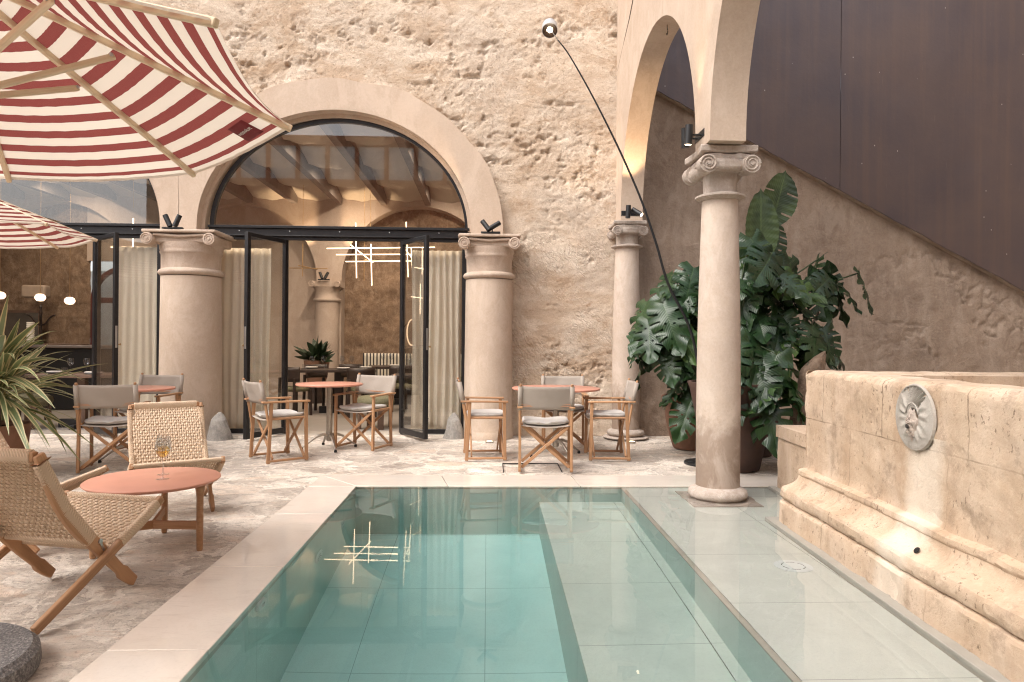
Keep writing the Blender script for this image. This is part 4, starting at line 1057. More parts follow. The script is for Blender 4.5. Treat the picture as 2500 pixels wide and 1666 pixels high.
# ================================================================== CAFE TABLES
def cafe(r):
    t=empty('cafe_table')
    MB().lathe([(r-.012,.722),(r-.003,.726),(r,.735),(r-.002,.742),(r-.006,.745),(0,.7455)],72).obj('tabletop',M['tabletop'],t,smooth=40)
    q=MB()
    for a in (.4,.4+PI/2):
        q.bar((-.26*math.cos(a),-.26*math.sin(a),.712),(.26*math.cos(a),.26*math.sin(a),.712),.03,.016)
    q.obj('top_bracket',M['black'],t,bevel=.002)
    MB().lathe([(.030,.13),(.034,.16),(.034,.66),(.03,.70)],24).obj('pole',M['steel'],t,smooth=60)
    MB().lathe([(.0,.085),(.03,.09),(.036,.11),(.036,.20),(.034,.205)],24).obj('hub',M['steel'],t,smooth=60)
    for k in range(4):
        a=k*PI/2+.45;c_,s_=math.cos(a),math.sin(a)
        pts=[(.02,.155),(.08,.165),(.15,.14),(.22,.09),(.275,.045),(.305,.03)]
        q=MB();q.sweep([Vector((x*c_,x*s_,z)) for x,z in pts],[(-.014,-.011),(.014,-.011),(.014,.011),(-.014,.011)],scale=[1.5,1.4,1.1,.9,.8,.8])
        f=q.obj('foot',M['steel'],t,bevel=.004,smooth=50)
        MB().lathe([(.0,.0),(.016,.0),(.018,.012),(.012,.03),(0,.03)],14,(.305*c_,.305*s_,0)).obj('glide',M['black'],f)
    return t
for (x,y,r,l) in ((-3.60,7.12,.375,'round salmon café table at the left, between two director chairs'),(-1.80,7.88,.375,'round salmon café table before the open doors, on a steel pedestal'),(.76,7.50,.485,'largest round salmon table, between the four director chairs by the pool')):
    o=cafe(r);o.location=(x,y,float(ground_z(x,y))+.001);tag(o,l,'table','round salmon pedestal tables')

# ================================================================== WOVEN LOUNGE CHAIRS
def weave(b,P0,P1,Q0,Q1,rows,cols,bow=0):
    """horizontal flat bands over and under; P0->P1 left edge bottom->top, Q0->Q1 right edge"""
    P0,P1,Q0,Q1=map(Vector,(P0,P1,Q0,Q1))
    nrm=(Q0-P0).cross(P1-P0).normalized()
    def S_(u,v,h):
        p=(P0*(1-v)+P1*v)*(1-u)+(Q0*(1-v)+Q1*v)*u
        return p+nrm*(h+bow*math.sin(PI*v))
    hw=.5/rows*.82
    for r in range(rows):
        v=(r+.5)/rows;n=cols*6;vs=[];uv=[]
        for i in range(n+1):
            u=i/n;ph=u*cols*PI+(r%2)*PI
            s=math.sin(ph);h=.0040*max(-1,min(1,s*1.9))
            pin=1-.10*(1-abs(s))
            for (dv,dh) in ((-hw*pin,-.001),(-hw*.5*pin,.0022),(0,.003),(hw*.5*pin,.0022),(hw*pin,-.001),(hw*.8*pin,-.0035),(-hw*.8*pin,-.0035)):
                vs.append(S_(u,v+dv,h+dh));uv.append((u*.55,(v+dv)*.45))
        m=7
        b.add(vs,[(i*m+j,i*m+(j+1)%m,(i+1)*m+(j+1)%m,(i+1)*m+j) for i in range(n) for j in range(m)],uv)
    for c_ in range(cols):
        u=(c_+.5)/cols
        wv=.34/cols;vs=[];uv=[];n=rows*2
        for i in range(n+1):
            v=i/n;h=-.0018*math.cos(i*PI+PI*(c_%2)) if 0<i<n else 0
            for du,dh in ((-wv,-.0012),(wv,-.0012),(wv,-.0035),(-wv,-.0035)): vs.append(S_(u+du,v,h+dh));uv.append((v*.45,(u+du)*.55))
        b.add(vs,[(i*4+j,i*4+(j+1)%4,(i+1)*4+(j+1)%4,(i+1)*4+j) for i in range(n) for j in range(4)],uv)
def wrap(b,a,c_,r,n=None,ry=None):
    """cord wound round a rail"""
    a=Vector(a);c_=Vector(c_);L=(c_-a).length;n=n or int(L/.0075);ry=ry or r
    d=(c_-a).normalized();u=Vector((0,0,1));
    if abs(d.dot(u))>.95:u=Vector((0,1,0))
    rr=d.cross(u).normalized();u=rr.cross(d).normalized()
    vs=[];uv=[];seg=n*3;m=14
    for i in range(seg+1):
        k=1+(.035 if i%3==1 else (.03 if i%3==2 else -.09))
        for j in range(m):
            q=2*PI*j/m;cx=abs(math.cos(q))**.6*(1 if math.cos(q)>0 else -1);sx=abs(math.sin(q))**.6*(1 if math.sin(q)>0 else -1)
            vs.append(a+d*(L*i/seg)+rr*cx*r*k+u*sx*ry*k);uv.append((i*.002,j*.0035+i*.003))
    b.add(vs,[(i*m+j,i*m+(j+1)%m,(i+1)*m+(j+1)%m,(i+1)*m+j) for i in range(seg) for j in range(m)]+[tuple(range(m))[::-1],tuple(seg*m+j for j in range(m))],uv)
def lounge():
    t=empty('lounge_chair')
    T=M['teak']
    wi,wo=.245,.285
    hinge=(.405,.255)
    for s in (-1,1):
        # curved rail: backrest down to the front foot
        q=MB();pts=[(.055,.745),(.10,.64),(.17,.50),(.26,.375),(.35,.285),(.45,.175),(.55,.07),(.612,.016)]
        sm=smoothpath([(s*wi,y,z) for y,z in pts],5)
        n=len(sm);q.sweep(sm,[(-.013,-.027),(.013,-.027),(.013,.027),(-.013,.027)],up=(1,0,0) if False else (0,-.6,.8),scale=[.85+.35*math.sin(PI*min(1,i/n*1.25))**.8 if i<n*.8 else 1.2-.9*(i/n-.8)*2 for i in range(n)])
        q.obj('curved_leg',T,t,bevel=.006,smooth=50)
        # straight rail: seat down to the rear foot
        q=MB();sm=smoothpath([(s*wo,.755,.405),(s*wo,.60,.315),(s*wo,.43,.232),(s*wo,.22,.125),(s*wo,.0,.016)],5)
        q.sweep(sm,[(-.014,-.021),(.014,-.021),(.014,.021),(-.014,.021)],up=(0,-.5,.85));q.obj('straight_leg',T,t,bevel=.006,smooth=50)
        q=MB();q.cyl((s*(wi+.012),.375,.285),(s*(wi+.022),.375,.285),.012,n=14);q.bar((s*(wi+.016),.375,.285),(s*(wi+.016),.40,.235),.012,.004,up=(1,0,0));q.obj('hinge',M['chrome'],t,bevel=.001)
    q=MB();q.bar((-wi+.01,.052,.735),(wi-.01,.052,.735),.03,.045);q.obj('back_bar',T,t,bevel=.006)
    q=MB();wrap(q,(-wi+.03,.052,.735),(wi-.03,.052,.735),.020,ry=.030)
    for s in (-1,1): wrap(q,(s*wi,.065,.705),(s*wi,.19,.475),.018,ry=.031);wrap(q,(s*wi,.19,.475),(s*wi,.335,.300),.018,ry=.034)
    wrap(q,(-wi,.34,.29),(wi,.34,.29),.016)
    q.obj('back_cord_wrap',M['cord'],t,smooth=180)
    q=MB();wrap(q,(-wo+.0,.74,.398),(wo-.0,.74,.398),.016)
    for s in (-1,1): wrap(q,(s*wo,.47,.255),(s*wo,.61,.322),.018,ry=.026);wrap(q,(s*wo,.61,.322),(s*wo,.72,.386),.018,ry=.025)
    wrap(q,(-wo,.435,.238),(wo,.435,.238),.015)
    q.obj('seat_cord_wrap',M['cord'],t,smooth=180)
    q=MB();weave(q,(-wi+.012,.325,.305),(-wi+.012,.06,.72),(wi-.012,.325,.305),(wi-.012,.06,.72),20,30,-.02);q.obj('woven_back',M['cord'],t,smooth=180)
    q=MB();weave(q,(-wo+.014,.45,.250),(-wo+.014,.735,.398),(wo-.014,.45,.250),(wo-.014,.735,.398),15,30,0);q.obj('woven_seat',M['cord'],t,smooth=180)
    return t
L0=lounge()
for i,(x,y,rz,l) in enumerate(((-2.16,2.985,-13.6,'woven cord lounge chair in the near left foreground, seen from behind'),(-2.50,5.40,-148.5,'woven cord lounge chair facing the camera behind the coffee table'),(-3.19,4.18,-85,'woven cord lounge chair at the left edge, only its seat front and feet in view'))):
    o=L0 if i==0 else dup(L0)
    o.location=(x,y,float(ground_z(x,y)));o.rotation_euler=(0,0,R(rz));tag(o,l,'lounge chair','teak lounge chairs woven with cord')
# coffee table
t=empty('coffee_table',(-1.99,4.16,0),0,'low round salmon coffee table on three turned wooden legs','coffee table')
MB().lathe([(.352,.388),(.362,.392),(.372,.401),(.372,.407),(.366,.412),(0,.413)],80).obj('tabletop',simple('salmon_satin',(.60,.285,.20),.42,0,.06,5,.03,200),t,smooth=40)
for a in (-14,104,222):
    c_,s_=math.cos(R(a)),math.sin(R(a));x,y=.315*c_,.315*s_
    q=MB();q.lathe([(.014,0),(.0175,.01),(.0195,.12),(.0195,.31),(.022,.345),(.030,.387)],20,(x,y,0));lg=q.obj('leg',M['teak'],t,smooth=60)
    q=MB();q.bar((0,0,.135),(x*.97,y*.97,.150),.017,.05);q.obj('stretcher',M['teak'],t,bevel=.004)
# wine glasses
def wglass(loc,label,h=.24,r=.045,wine=True,group='wine glasses'):
    t=empty('wine_glass',loc,0,label,'wine glass',group)
    b=MB();b.lathe([(.036,.0),(.036,.0015),(.012,.004),(.0045,.012),(.0035,.05),(.0035,h*.45),(.006,h*.49),(r*.55,h*.56),(r*.92,h*.68),(r,h*.75),(r*.93,h*.86),(r*.74,h),(r*.71,h),(r*.90,h*.86),(r*.965,h*.75),(r*.88,h*.68),(r*.5,h*.57),(0,h*.515)],32)
    b.obj('glass_body',M['glass'],t,smooth=70)
    if wine:
        MB().lathe([(0,h*.523),(r*.46,h*.57),(r*.84,h*.68),(r*.90,h*.712),(0,h*.712)],32).obj('white_wine',M['wine'],t,smooth=50)
    return t
wglass((-1.923,4.130,.413),'glass of white wine on the coffee table, the nearer one')
wglass((-1.985,4.27,.413),'glass of white wine on the coffee table, half hidden behind the nearer glass')

# ================================================================== PARASOLS
def parasol(E=2.2,h=.50,Rr=1.28):
    t=empty('parasol')
    # canopy (apex h above the corners)
    b=MB();ap=Rr*math.cos(PI/8)
    for k in range(8):
        a0=k*PI/4;a1=a0+PI/4
        def P(u,v,a0=a0,a1=a1):
            c0=Vector((math.cos(a0),math.sin(a0),0))*Rr;c1=Vector((math.cos(a1),math.sin(a1),0))*Rr
            p=(c0*(1-u)+c1*u)*v;q=math.sin(PI*u)
            return (p.x*(1-.02*q*v),p.y*(1-.02*q*v),E+h*(1-v)+.02*v*0-.028*q*v*1.2+.0015*math.sin(u*40+v*22)*q)
        b.grid(P,14,22,uvf=lambda u,v:(u,ap*(1-v)))
        # turned down hem
        b.grid(lambda u,v,P=P:(P(u,1)[0]*(1+.004*v),P(u,1)[1]*(1+.004*v),P(u,1)[2]-.012*v),14,1,uvf=lambda u,v:(u,0.012))
    b.obj('canopy',M['stripe'],t,smooth=50)
    for k in range(8):
        a=k*PI/4;c_,s_=math.cos(a),math.sin(a);u=(0,0,1)
        q=MB();q.bar((c_*.05,s_*.05,E+h-.03),(c_*(Rr+.01),s_*(Rr+.01),E-.018),.024,.032);q.obj('rib',M['ash'],t,bevel=.005)
        f=.455;q=MB();off=Vector((-s_,c_,0))*.0
        j=Vector((c_*Rr*f,s_*Rr*f,E+h*(1-f)-.058))
        q.bar(Vector((c_*.045,s_*.045,E-.03)),j,.020,.027);st=q.obj('strut',M['ash'],t,bevel=.006)
        for s2 in (-1,1):
            q=MB();q.lathe([(.008,0),(.008,.004),(0,.005)],10,j-Vector((c_,s_,0))*.012+Vector((-s_,c_,0))*.0105*s2,Vector((-s_,c_,0))*s2);q.obj('bolt',M['chrome'],st)
    MB().lathe([(.024,.1),(.024,E+h+.02)],24).obj('pole',M['ash'],t)
    MB().lathe([(.055,E-.07),(.06,E-.05),(.06,E-.0),(.03,E+.03)],24).obj('runner',M['ash'],t)
    MB().lathe([(.03,E+h-.09),(.065,E+h-.07),(.065,E+h-.01),(.02,E+h+.005),(.03,E+h+.03),(.02,E+h+.06),(0,E+h+.07)],24).obj('hub',M['ash'],t)
    MB().lathe([(.0,-.004),(.345,-.004),(.37,.01),(.375,.03),(.37,.075),(.345,.098),(.05,.104),(.045,.22),(.03,.22)],64).obj('base_weight',M['granite'],t,smooth=40)
    return t
U=parasol()
nz_=Vector((-.0588,.0353,1)).normalized();ctr=Vector((-2.092,2.680,2.2));U.matrix_world=Matrix.Translation(ctr)@Vector((0,0,1)).rotation_difference(nz_).to_matrix().to_4x4()@Matrix.Rotation(-.3504,4,'Z')@Matrix.Translation((0,0,-2.2))
tag(U,'large near maroon and cream striped parasol over the lounge chairs','parasol','maroon and cream striped parasols')
bpy.context.view_layer.update()
BW=[c_ for c_ in U.children if c_.name.startswith('base_weight')][0]
U2=dup(U,(-5.15,6.35,0),-3,'smaller looking far striped parasol at the left edge, low over the doorway')
BW.matrix_parent_inverse=U.matrix_world.inverted();BW.location=(-2.02,2.49,0.0)
U2.rotation_euler=(0,0,R(-16));U2.location=(-5.13,6.52,.06)
# maker's tag sewn near the corner of the near parasol
E_,h_,Rr_=2.2,.50,1.28
tg=empty('sewn_tag');tg.parent=U
def cp(k,u,v,dz=-.004):
    a0=k*PI/4;a1=a0+PI/4;c0=Vector((math.cos(a0),math.sin(a0),0))*Rr_;c1=Vector((math.cos(a1),math.sin(a1),0))*Rr_
    p=(c0*(1-u)+c1*u)*v;return Vector((p.x,p.y,E_+h_*(1-v)-.0336*math.sin(PI*u)*v+dz))
pA,pB,pC,pD=cp(1,.12,.955,-.018),cp(1,.27,.955,-.018),cp(1,.27,.875,-.018),cp(1,.12,.875,-.018)
MB().grid(lambda u,v:tuple((pA*(1-u)+pB*u)*(1-v)+(pC*(1-u)+pD*u if False else (pD*(1-u)+pC*u))*v),4,4).obj('tag_cloth',simple('maroon_tag',(.20,.02,.025),.8),tg,solid=.001)
def text(name,s,size,loc,xd,yd,mat,parent,ext=.0004):
    cu=bpy.data.curves.new(name,'FONT');cu.body=s;cu.size=size;cu.extrude=ext;cu.align_x='CENTER';cu.align_y='CENTER'
    o=bpy.data.objects.new(name,cu);COL.objects.link(o);cu.materials.append(mat)
    xd=Vector(xd).normalized();zd=xd.cross(Vector(yd)).normalized();yd=zd.cross(xd)
    m=Matrix((xd,yd,zd)).transposed().to_4x4();m.translation=Vector(loc)
    bpy.context.view_layer.update();me=bpy.data.meshes.new_from_object(o.evaluated_get(bpy.context.evaluated_depsgraph_get()));bpy.data.objects.remove(o)
    if not me.materials: me.materials.append(mat)
    o=bpy.data.objects.new(name,me);COL.objects.link(o);o.parent=parent;o.matrix_local=m;return o
cm=(pA+pB+pC+pD)/4;xd=(pA-pB)
nn=(pA-pB).cross(pD-pA)
text('tag_text','WEISHÄUPL',.021,cm+Vector((0,0,-.004)),xd,-(pA-pD),M['whitecloth'],tg)

# ================================================================== PLANTS
def mleaf(b,org,d,nrm,L,Wd,rng_,droop=.35,split=True):
    """monstera leaf: heart outline, fingers split toward the rim"""
    d=Vector(d).normalized();n=Vector(nrm);n=(n-d*n.dot(d)).normalized();r=d.cross(n).normalized()
    org=Vector(org);NT=26;NS=7
    ph=rng_.random()
    for side in (-1,1):
        vs=[];uv=[]
        for i in range(NT+1):
            t=i/NT
            w=Wd*.5*(math.sin(PI*min(1,t*.93+.07))**.62)*(1-.38*t)*1.12
            for j in range(NS+1):
                s=j/NS
                back=.20*L*(s**1.5)*(1-t)**1.2-.14*L*s*s*(t)      # lobes sweep back at the base, forward at the tip
                y=t*L-back+ .10*L*s*t
                x=side*w*s
                z=-droop*L*(t**2)*.55-.28*abs(x)*s+.04*L*s*math.sin(t*22+ph*6+side)*(.4+s)
                vs.append(org+d*y+r*x+n*(z+.05*L*s));uv.append((side*s,t))
        fs=[]
        for i in range(NT):
            cyc=(i+int(ph*4)+ (1 if side>0 else 0))%4
            for j in range(NS):
                if split and 3<i<NT-3 and cyc==0 and j>=3: continue
                if split and 5<i<NT-5 and cyc==2 and j==1 and (i//4)%2: continue
                a=i*(NS+1)+j;fs.append((a,a+NS+1,a+NS+2,a+1))
        b.add(vs,fs,uv)
def monstera(name,pos,pot,label,clumps,nl,seed,lab_pot):
    t=empty(name,pos,0,label,'potted plant','big monsteras in clay pots behind the columns')
    rr=random.Random(seed);P0=Vector(pos)
    o=MB().lathe(pot[0],40).obj('pot',pot[1],t,smooth=50)
    MB().lathe([(0,pot[2]-.05),(pot[3]*.9,pot[2]-.05)],24).obj('soil',M['soil'],t)
    leaves=MB();young=MB();stems=MB()
    for (c_,s_,cnt) in clumps:
        for k in range(cnt):
            a=rr.uniform(0,2*PI);e=math.asin(rr.uniform(-.85,1));q=rr.uniform(.55,1)**.5
            dirv=Vector((math.cos(a)*math.cos(e),math.sin(a)*math.cos(e),math.sin(e)))
            tip=Vector(c_)+Vector((dirv.x*s_[0],dirv.y*s_[1],dirv.z*s_[2]))*q-P0
            if tip.z+P0.z<.18: tip.z=.2+rr.random()*.3
            out=Vector((dirv.x,dirv.y-.55,dirv.z*.35+.12)).normalized()
            ld=Vector((dirv.x*.55+rr.uniform(-.35,.35),dirv.y*.4-.25,-.75+rr.uniform(-.35,.55))).normalized()
            L=rr.uniform(.30,.52)
            base=tip-ld*L*.45
            isy=rr.random()<.12
            mleaf(young if isy else leaves,base,ld,out,L,L*rr.uniform(.78,1.0),rr,rr.uniform(.2,.7),split=not isy or rr.random()<.4)
            s0=Vector((rr.uniform(-.08,.08),rr.uniform(-.08,.08),pot[2]-.05))
            mid=(s0*.4+base*.6)+Vector((0,0,.12+rr.random()*.12));mid=Vector((mid.x*.8,mid.y*.9,mid.z))
            if rr.random()<.9: stems.tube(smoothpath([s0,(s0+mid)/2+Vector((0,0,.08)),mid,base],3),.008,5,scale=None)
    leaves.obj('foliage',M['monstera'],t,smooth=180)
    if young.v: young.obj('young_foliage',M['newleaf'],t,smooth=180)
    stems.obj('stem',M['stem'],t,smooth=180)
    return t
potA=[(.0,0),(.20,0),(.215,.02),(.255,.14),(.30,.34),(.315,.50),(.325,.52),(.335,.56),(.35,.585),(.35,.61),(.335,.625),(.31,.625),(.30,.56)]
monstera('potted_monstera',(2.42,8.0,0),(potA,M['terracotta'],.62,.31),'lush monstera in a rimmed terracotta pot, left of the near ionic column',
 [((2.15,7.65,1.28),(.50,.36,.56),30),((2.30,7.8,1.78),(.40,.3,.28),9),((2.3,7.5,.72),(.26,.2,.40),8),((1.80,7.6,1.10),(.20,.2,.20),4)],0,21,'')
potB=[(.0,0),(.25,0),(.26,.02),(.33,.35),(.42,.80),(.44,.84),(.44,.86),(.41,.86),(.40,.82)]
monstera('potted_monstera',(2.45,6.72,0),(potB,M['darkpot'],.86,.42),'largest monstera in a tall brown pot, between the near ionic column and the fountain block',
 [((2.80,6.9,1.45),(.52,.42,.62),36),((2.70,6.75,1.92),(.38,.32,.26),12),((2.45,6.5,.85),(.36,.25,.42),12),((3.55,6.95,1.90),(.40,.25,.18),7),((3.38,6.9,1.28),(.34,.25,.24),6),((3.02,6.6,1.12),(.34,.2,.36),11),((2.72,6.30,.72),(.26,.08,.34),8)],0,33,'')
def bigleaf(b,org,d,nrm,L,Wd,rr,tear=0,bend=.1):
    d=Vector(d).normalized();n=Vector(nrm);n=(n-d*n.dot(d)).normalized();r=d.cross(n).normalized();org=Vector(org);NT=34;NS=5
    for side in (-1,1):
        vs=[];uv=[]
        for i in range(NT+1):
            t=i/NT;w=Wd*.5*(math.sin(PI*min(1,.04+t*.955))**.55)*(1-.12*t)
            if t>.97:w*=.6
            for j in range(NS+1):
                s=j/NS;vs.append(org+d*(t*L-.03*s)+r*(side*w*s)+n*(-bend*L*t*t+.10*w*s*s*2-.0+.006*math.sin(t*60)*s));uv.append((side*s,t))
        fs=[]
        for i in range(NT):
            for j in range(NS):
                if tear and (i*7+side*3)%tear==0 and j>=2 and i>5: continue
                a=i*(NS+1)+j;fs.append((a,a+NS+1,a+NS+2,a+1))
        b.add(vs,fs,uv)
    b.tube([org,org+d*L*.5-n*(bend*L*.25+.004),org+d*L*.97-n*(bend*L*.94+.004)],.006,5,scale=[1.3,1,.3])
t=empty('bird_of_paradise_plant',(2.98,7.55,0),0,'tall paddle-leaved plant rising behind the monstera, next to the column head','potted plant')
MB().lathe([(0,0),(.20,0),(.26,.30),(.30,.42),(.28,.42),(.26,.38),(0,.38)],32).obj('pot',M['darkpot'],t)
b=MB();rr=random.Random(4);o0=Vector((2.98,7.55,0))
for (px,py,z,dx,dz,L,Wd,te,ny,yy) in ((2.86,0,2.12,.05,1,.78,.40,0,-1,7.1),(3.16,0,2.60,.30,1,.62,.44,13,-.9,7.5),(3.20,0,2.15,.16,1,.52,.30,5,-.8,7.6),(2.70,0,2.2,-.12,1,.50,.30,4,-.9,7.6),(2.78,0,2.05,-.3,.9,.45,.26,0,-.8,7.3)):
    bigleaf(b,Vector((px,yy,z))-o0,(dx,0,dz),(.1,ny,.05),L,Wd,rr,te,.08)
    b.tube(smoothpath([Vector((0,0,.35)),Vector(((px-2.98)*.5,(yy-7.55)*.5,1.2)),Vector((px,yy,z))-o0],5),.014,7)
b.obj('foliage',M['strel'],t,smooth=180)
# yucca at the left edge
def straps(name,loc,label,cat,n,L,Wd,mat,seed,h0,z0,el=(-.35,1.2),az=(0,2*PI),droop=.5,tr=True,clump=.05,stemr=.035):
    t=empty(name,loc,0,label,cat);rr=random.Random(seed);b=MB()
    for k in range(n):
        a=rr.uniform(*az);e=rr.uniform(*el);Lk=L*rr.uniform(.65,1.05);w=Wd*rr.uniform(.7,1.1);dr=droop*rr.uniform(.15,1.3)
        d=Vector((math.cos(a)*math.cos(e),math.sin(a)*math.cos(e),math.sin(e)));org=Vector((rr.uniform(-clump,clump),rr.uniform(-clump,clump),z0+rr.uniform(-.16,.16)*h0))
        side=Vector((-math.sin(a),math.cos(a),0));side=(side+d.cross(side)*rr.uniform(-.9,.9)).normalized();up_=side.cross(d);vs=[];uv=[]
        NT=12
        for i in range(NT+1):
            s=i/NT;c_=org+d*(Lk*s)+Vector((0,0,-dr*Lk*s**2.4));ww=w*(.45+.9*s if s<.4 else .81*(1-((s-.4)/.6)**2.2)+.01)*.62
            for j,(q,hh) in enumerate(((-1,.16),(0,0),(1,.16))): vs.append(c_+side*q*ww-up_*hh*ww*-1);uv.append((q,s))
        b.add(vs,[(i*3+j,i*3+j+1,(i+1)*3+j+1,(i+1)*3+j) for i in range(NT) for j in (0,1)],uv)
    b.obj('foliage',mat,t,smooth=180)
    return t
t=straps('yucca_plant',(-4.42,6.30,0),'variegated cream-edged yucca spraying in from the left edge','potted plant',170,.98,.062,M['yucca'],17,1.0,.78,el=(-.55,1.35),droop=.42)
MB().lathe([(0,0),(.20,0),(.24,.15),(.27,.45),(.28,.47),(.26,.47),(.24,.42)],32).obj('pot',M['terracotta'],t)
MB().lathe([(.05,.40),(.045,.62),(.04,.9)],14).obj('trunk',M['midwood'],t)
MB().lathe([(0,.43),(.25,.43)],20).obj('soil',M['soil'],t)

# ================================================================== RESTAURANT ROOM
YB=15.1
def archwall(name,x0,x1,ztop,arches,zs,y0,y1,mat,parent=None):
    b=MB();n=36;pts=[(x0,0)]
    for (c_,w,h) in arches:
        pts+=[(c_-w,0),(c_-w,zs)]
        pts+=[(c_-w*math.cos(PI*i/n),zs+h*math.sin(PI*i/n)) for i in range(1,n)]
        pts+=[(c_+w,zs),(c_+w,0)]
    pts.append((x1,0));m=len(pts)
    vs=[]
    for (x,z) in pts: vs+=[(x,y0,z),(x,y0,ztop)]
    b.add(vs,[(2*i,2*i+2,2*i+3,2*i+1) for i in range(m-1) if abs(pts[i][0]-pts[i+1][0])>1e-6])
    vs=[]
    for (x,z) in pts: vs+=[(x,y0,z),(x,y1,z)]
    b.add(vs,[(2*i,2*i+1,2*i+3,2*i+2) for i in range(m-1) if not(pts[i][1]==0 and pts[i+1][1]==0)])
    return b.obj(name,mat,parent,smooth=40)
b=MB();b.box(-13,5,YF+.06,16.2,-.05,.004);tag(b.obj('interior_floor',M['innerfloor'],smooth=0),kind='structure')
t=empty('interior_back_wall',(0,0,0),0,'dining room back wall with blind arches, one filled with rough brown stone','wall')
AR=[(-9.33,1.68,1.65),(-5.43,1.68,1.65),(-1.53,1.68,1.65),(2.37,1.68,1.65)]
archwall('arched_plaster',-13,5,4.8,AR,2.55,YB,YB+.42,M['inner'],t)
def recess(x0,x1,mat,amp,seed,blocks=False,z0=0,nm='recess_stone'):
    res=.035;nx=int((x1-x0)/res);nz=int((4.3-z0)/res);X,Z=np.meshgrid(np.linspace(x0,x1,nx+1),np.linspace(z0,4.3,nz+1),indexing='ij')
    e=(fbm(X*3,Z*3,5,seed,.6)-.5)*amp
    if blocks:
        e=e-np.where((np.abs((Z/.33)%1-.5)>.46)&(Z<2.05),.02,0)-np.where((np.abs(((X+.23*np.floor(Z/.33))/.42)%1-.5)>.46)&(Z<2.05),.02,0)
    Y=YB+.36-e
    b=MB();b.v=list(zip(X.ravel(),Y.ravel(),Z.ravel()));m=nz+1
    b.f=[[i*m+j,(i+1)*m+j,(i+1)*m+j+1,i*m+j+1] for i in range(nx) for j in range(nz)];b.uv=[[(0,0)]*4]*len(b.f)
    return b.obj(nm,mat,t,smooth=180)
recess(-3.3,.25,M['innerrough'],.14,101);recess(-11.1,-8.80,M['innerrough'],.12,103,True)
for q in ((-7.3,-3.6,0),(.5,4.2,0),(-8.85,-7.302,2.95)): MB().box(q[0],q[1],YB+.30,YB+.42,q[2],4.3).obj('recess_plaster',M['inner'],t,smooth=0)
b=MB();b.box(-13.2,-12.9,YF+.1,16,0,4.8);b.box(4.9,5.2,YF+.1,16,0,4.8);b.obj('side_plaster',M['inner'],t,smooth=0)
# street beyond the red arched door
t=empty('arched_back_door',(-8.03,YB+.36,0),0,'dark red arched door frame with glass at the far back of the dining room','door')
b=MB();P=[(-.70,0,0),(-.70,0,2.10)]+[(-.70*math.cos(PI*i/20),0,2.10+.70*math.sin(PI*i/20)) for i in range(1,20)]+[(.70,0,2.10),(.70,0,0)]
b.path(P,.09,.09,up=(0,1,0));b.bar((-.7,0,2.08),(.7,0,2.08),.10,.12);b.bar((0,0,0),(0,0,2.1),.08,.08);b.obj('door_frame',simple('dark_red_paint',(.10,.022,.018),.4),t,smooth=30)
MB().box(-.68,.68,.02,.026,0,2.75).obj('glass_pane',M['pane'],t,smooth=0)
t=empty('street_wall',(-8.0,17.3,0),0,'pale block wall with black graffiti scrawls seen across the street through the back door','wall')
b=MB();b.box(-3,3,0,.2,-.1,2.9);b.obj('block_face',plaster('street_limewash',(.62,.58,.50),(.50,.46,.38),(.7,.66,.58),2,.4),t,smooth=0)
gm=simple('graffiti_paint',(.03,.03,.035),.8)
text('graffiti_text','DA',.26,(.22,-.006,1.20),(1,0,0),(0,0,1),gm,t,.003);text('graffiti_text','PY',.24,(.18,-.006,.86),(1,.0,0),(0,0,1),gm,t,.003);text('graffiti_text','NN',.16,(.22,-.006,.56),(1,0,0),(0,0,1),gm,t,.003)
b=MB();b.tube(smoothpath([(.45,-.006,1.75),(.32,-.006,1.70),(.30,-.006,1.55),(.42,-.006,1.45),(.5,-.006,1.5)]),.014,5);b.tube(smoothpath([(.38,-.006,.95),(.5,-.006,1.02),(.62,-.006,.9),(.55,-.006,.75)]),.013,5);b.obj('scrawl',gm,t,smooth=180)
b=MB();b.tube(smoothpath([(.3,-.006,1.38),(.4,-.006,1.44),(.5,-.006,1.40)]),.012,5);b.obj('red_scrawl',simple('red_graffiti',(.4,.03,.03),.8),t,smooth=180)
b=MB();b.box(-11,-5,15.55,17.6,-.06,-.01);tag(b.obj('street_paving',M['innerfloor'],smooth=0),kind='structure')
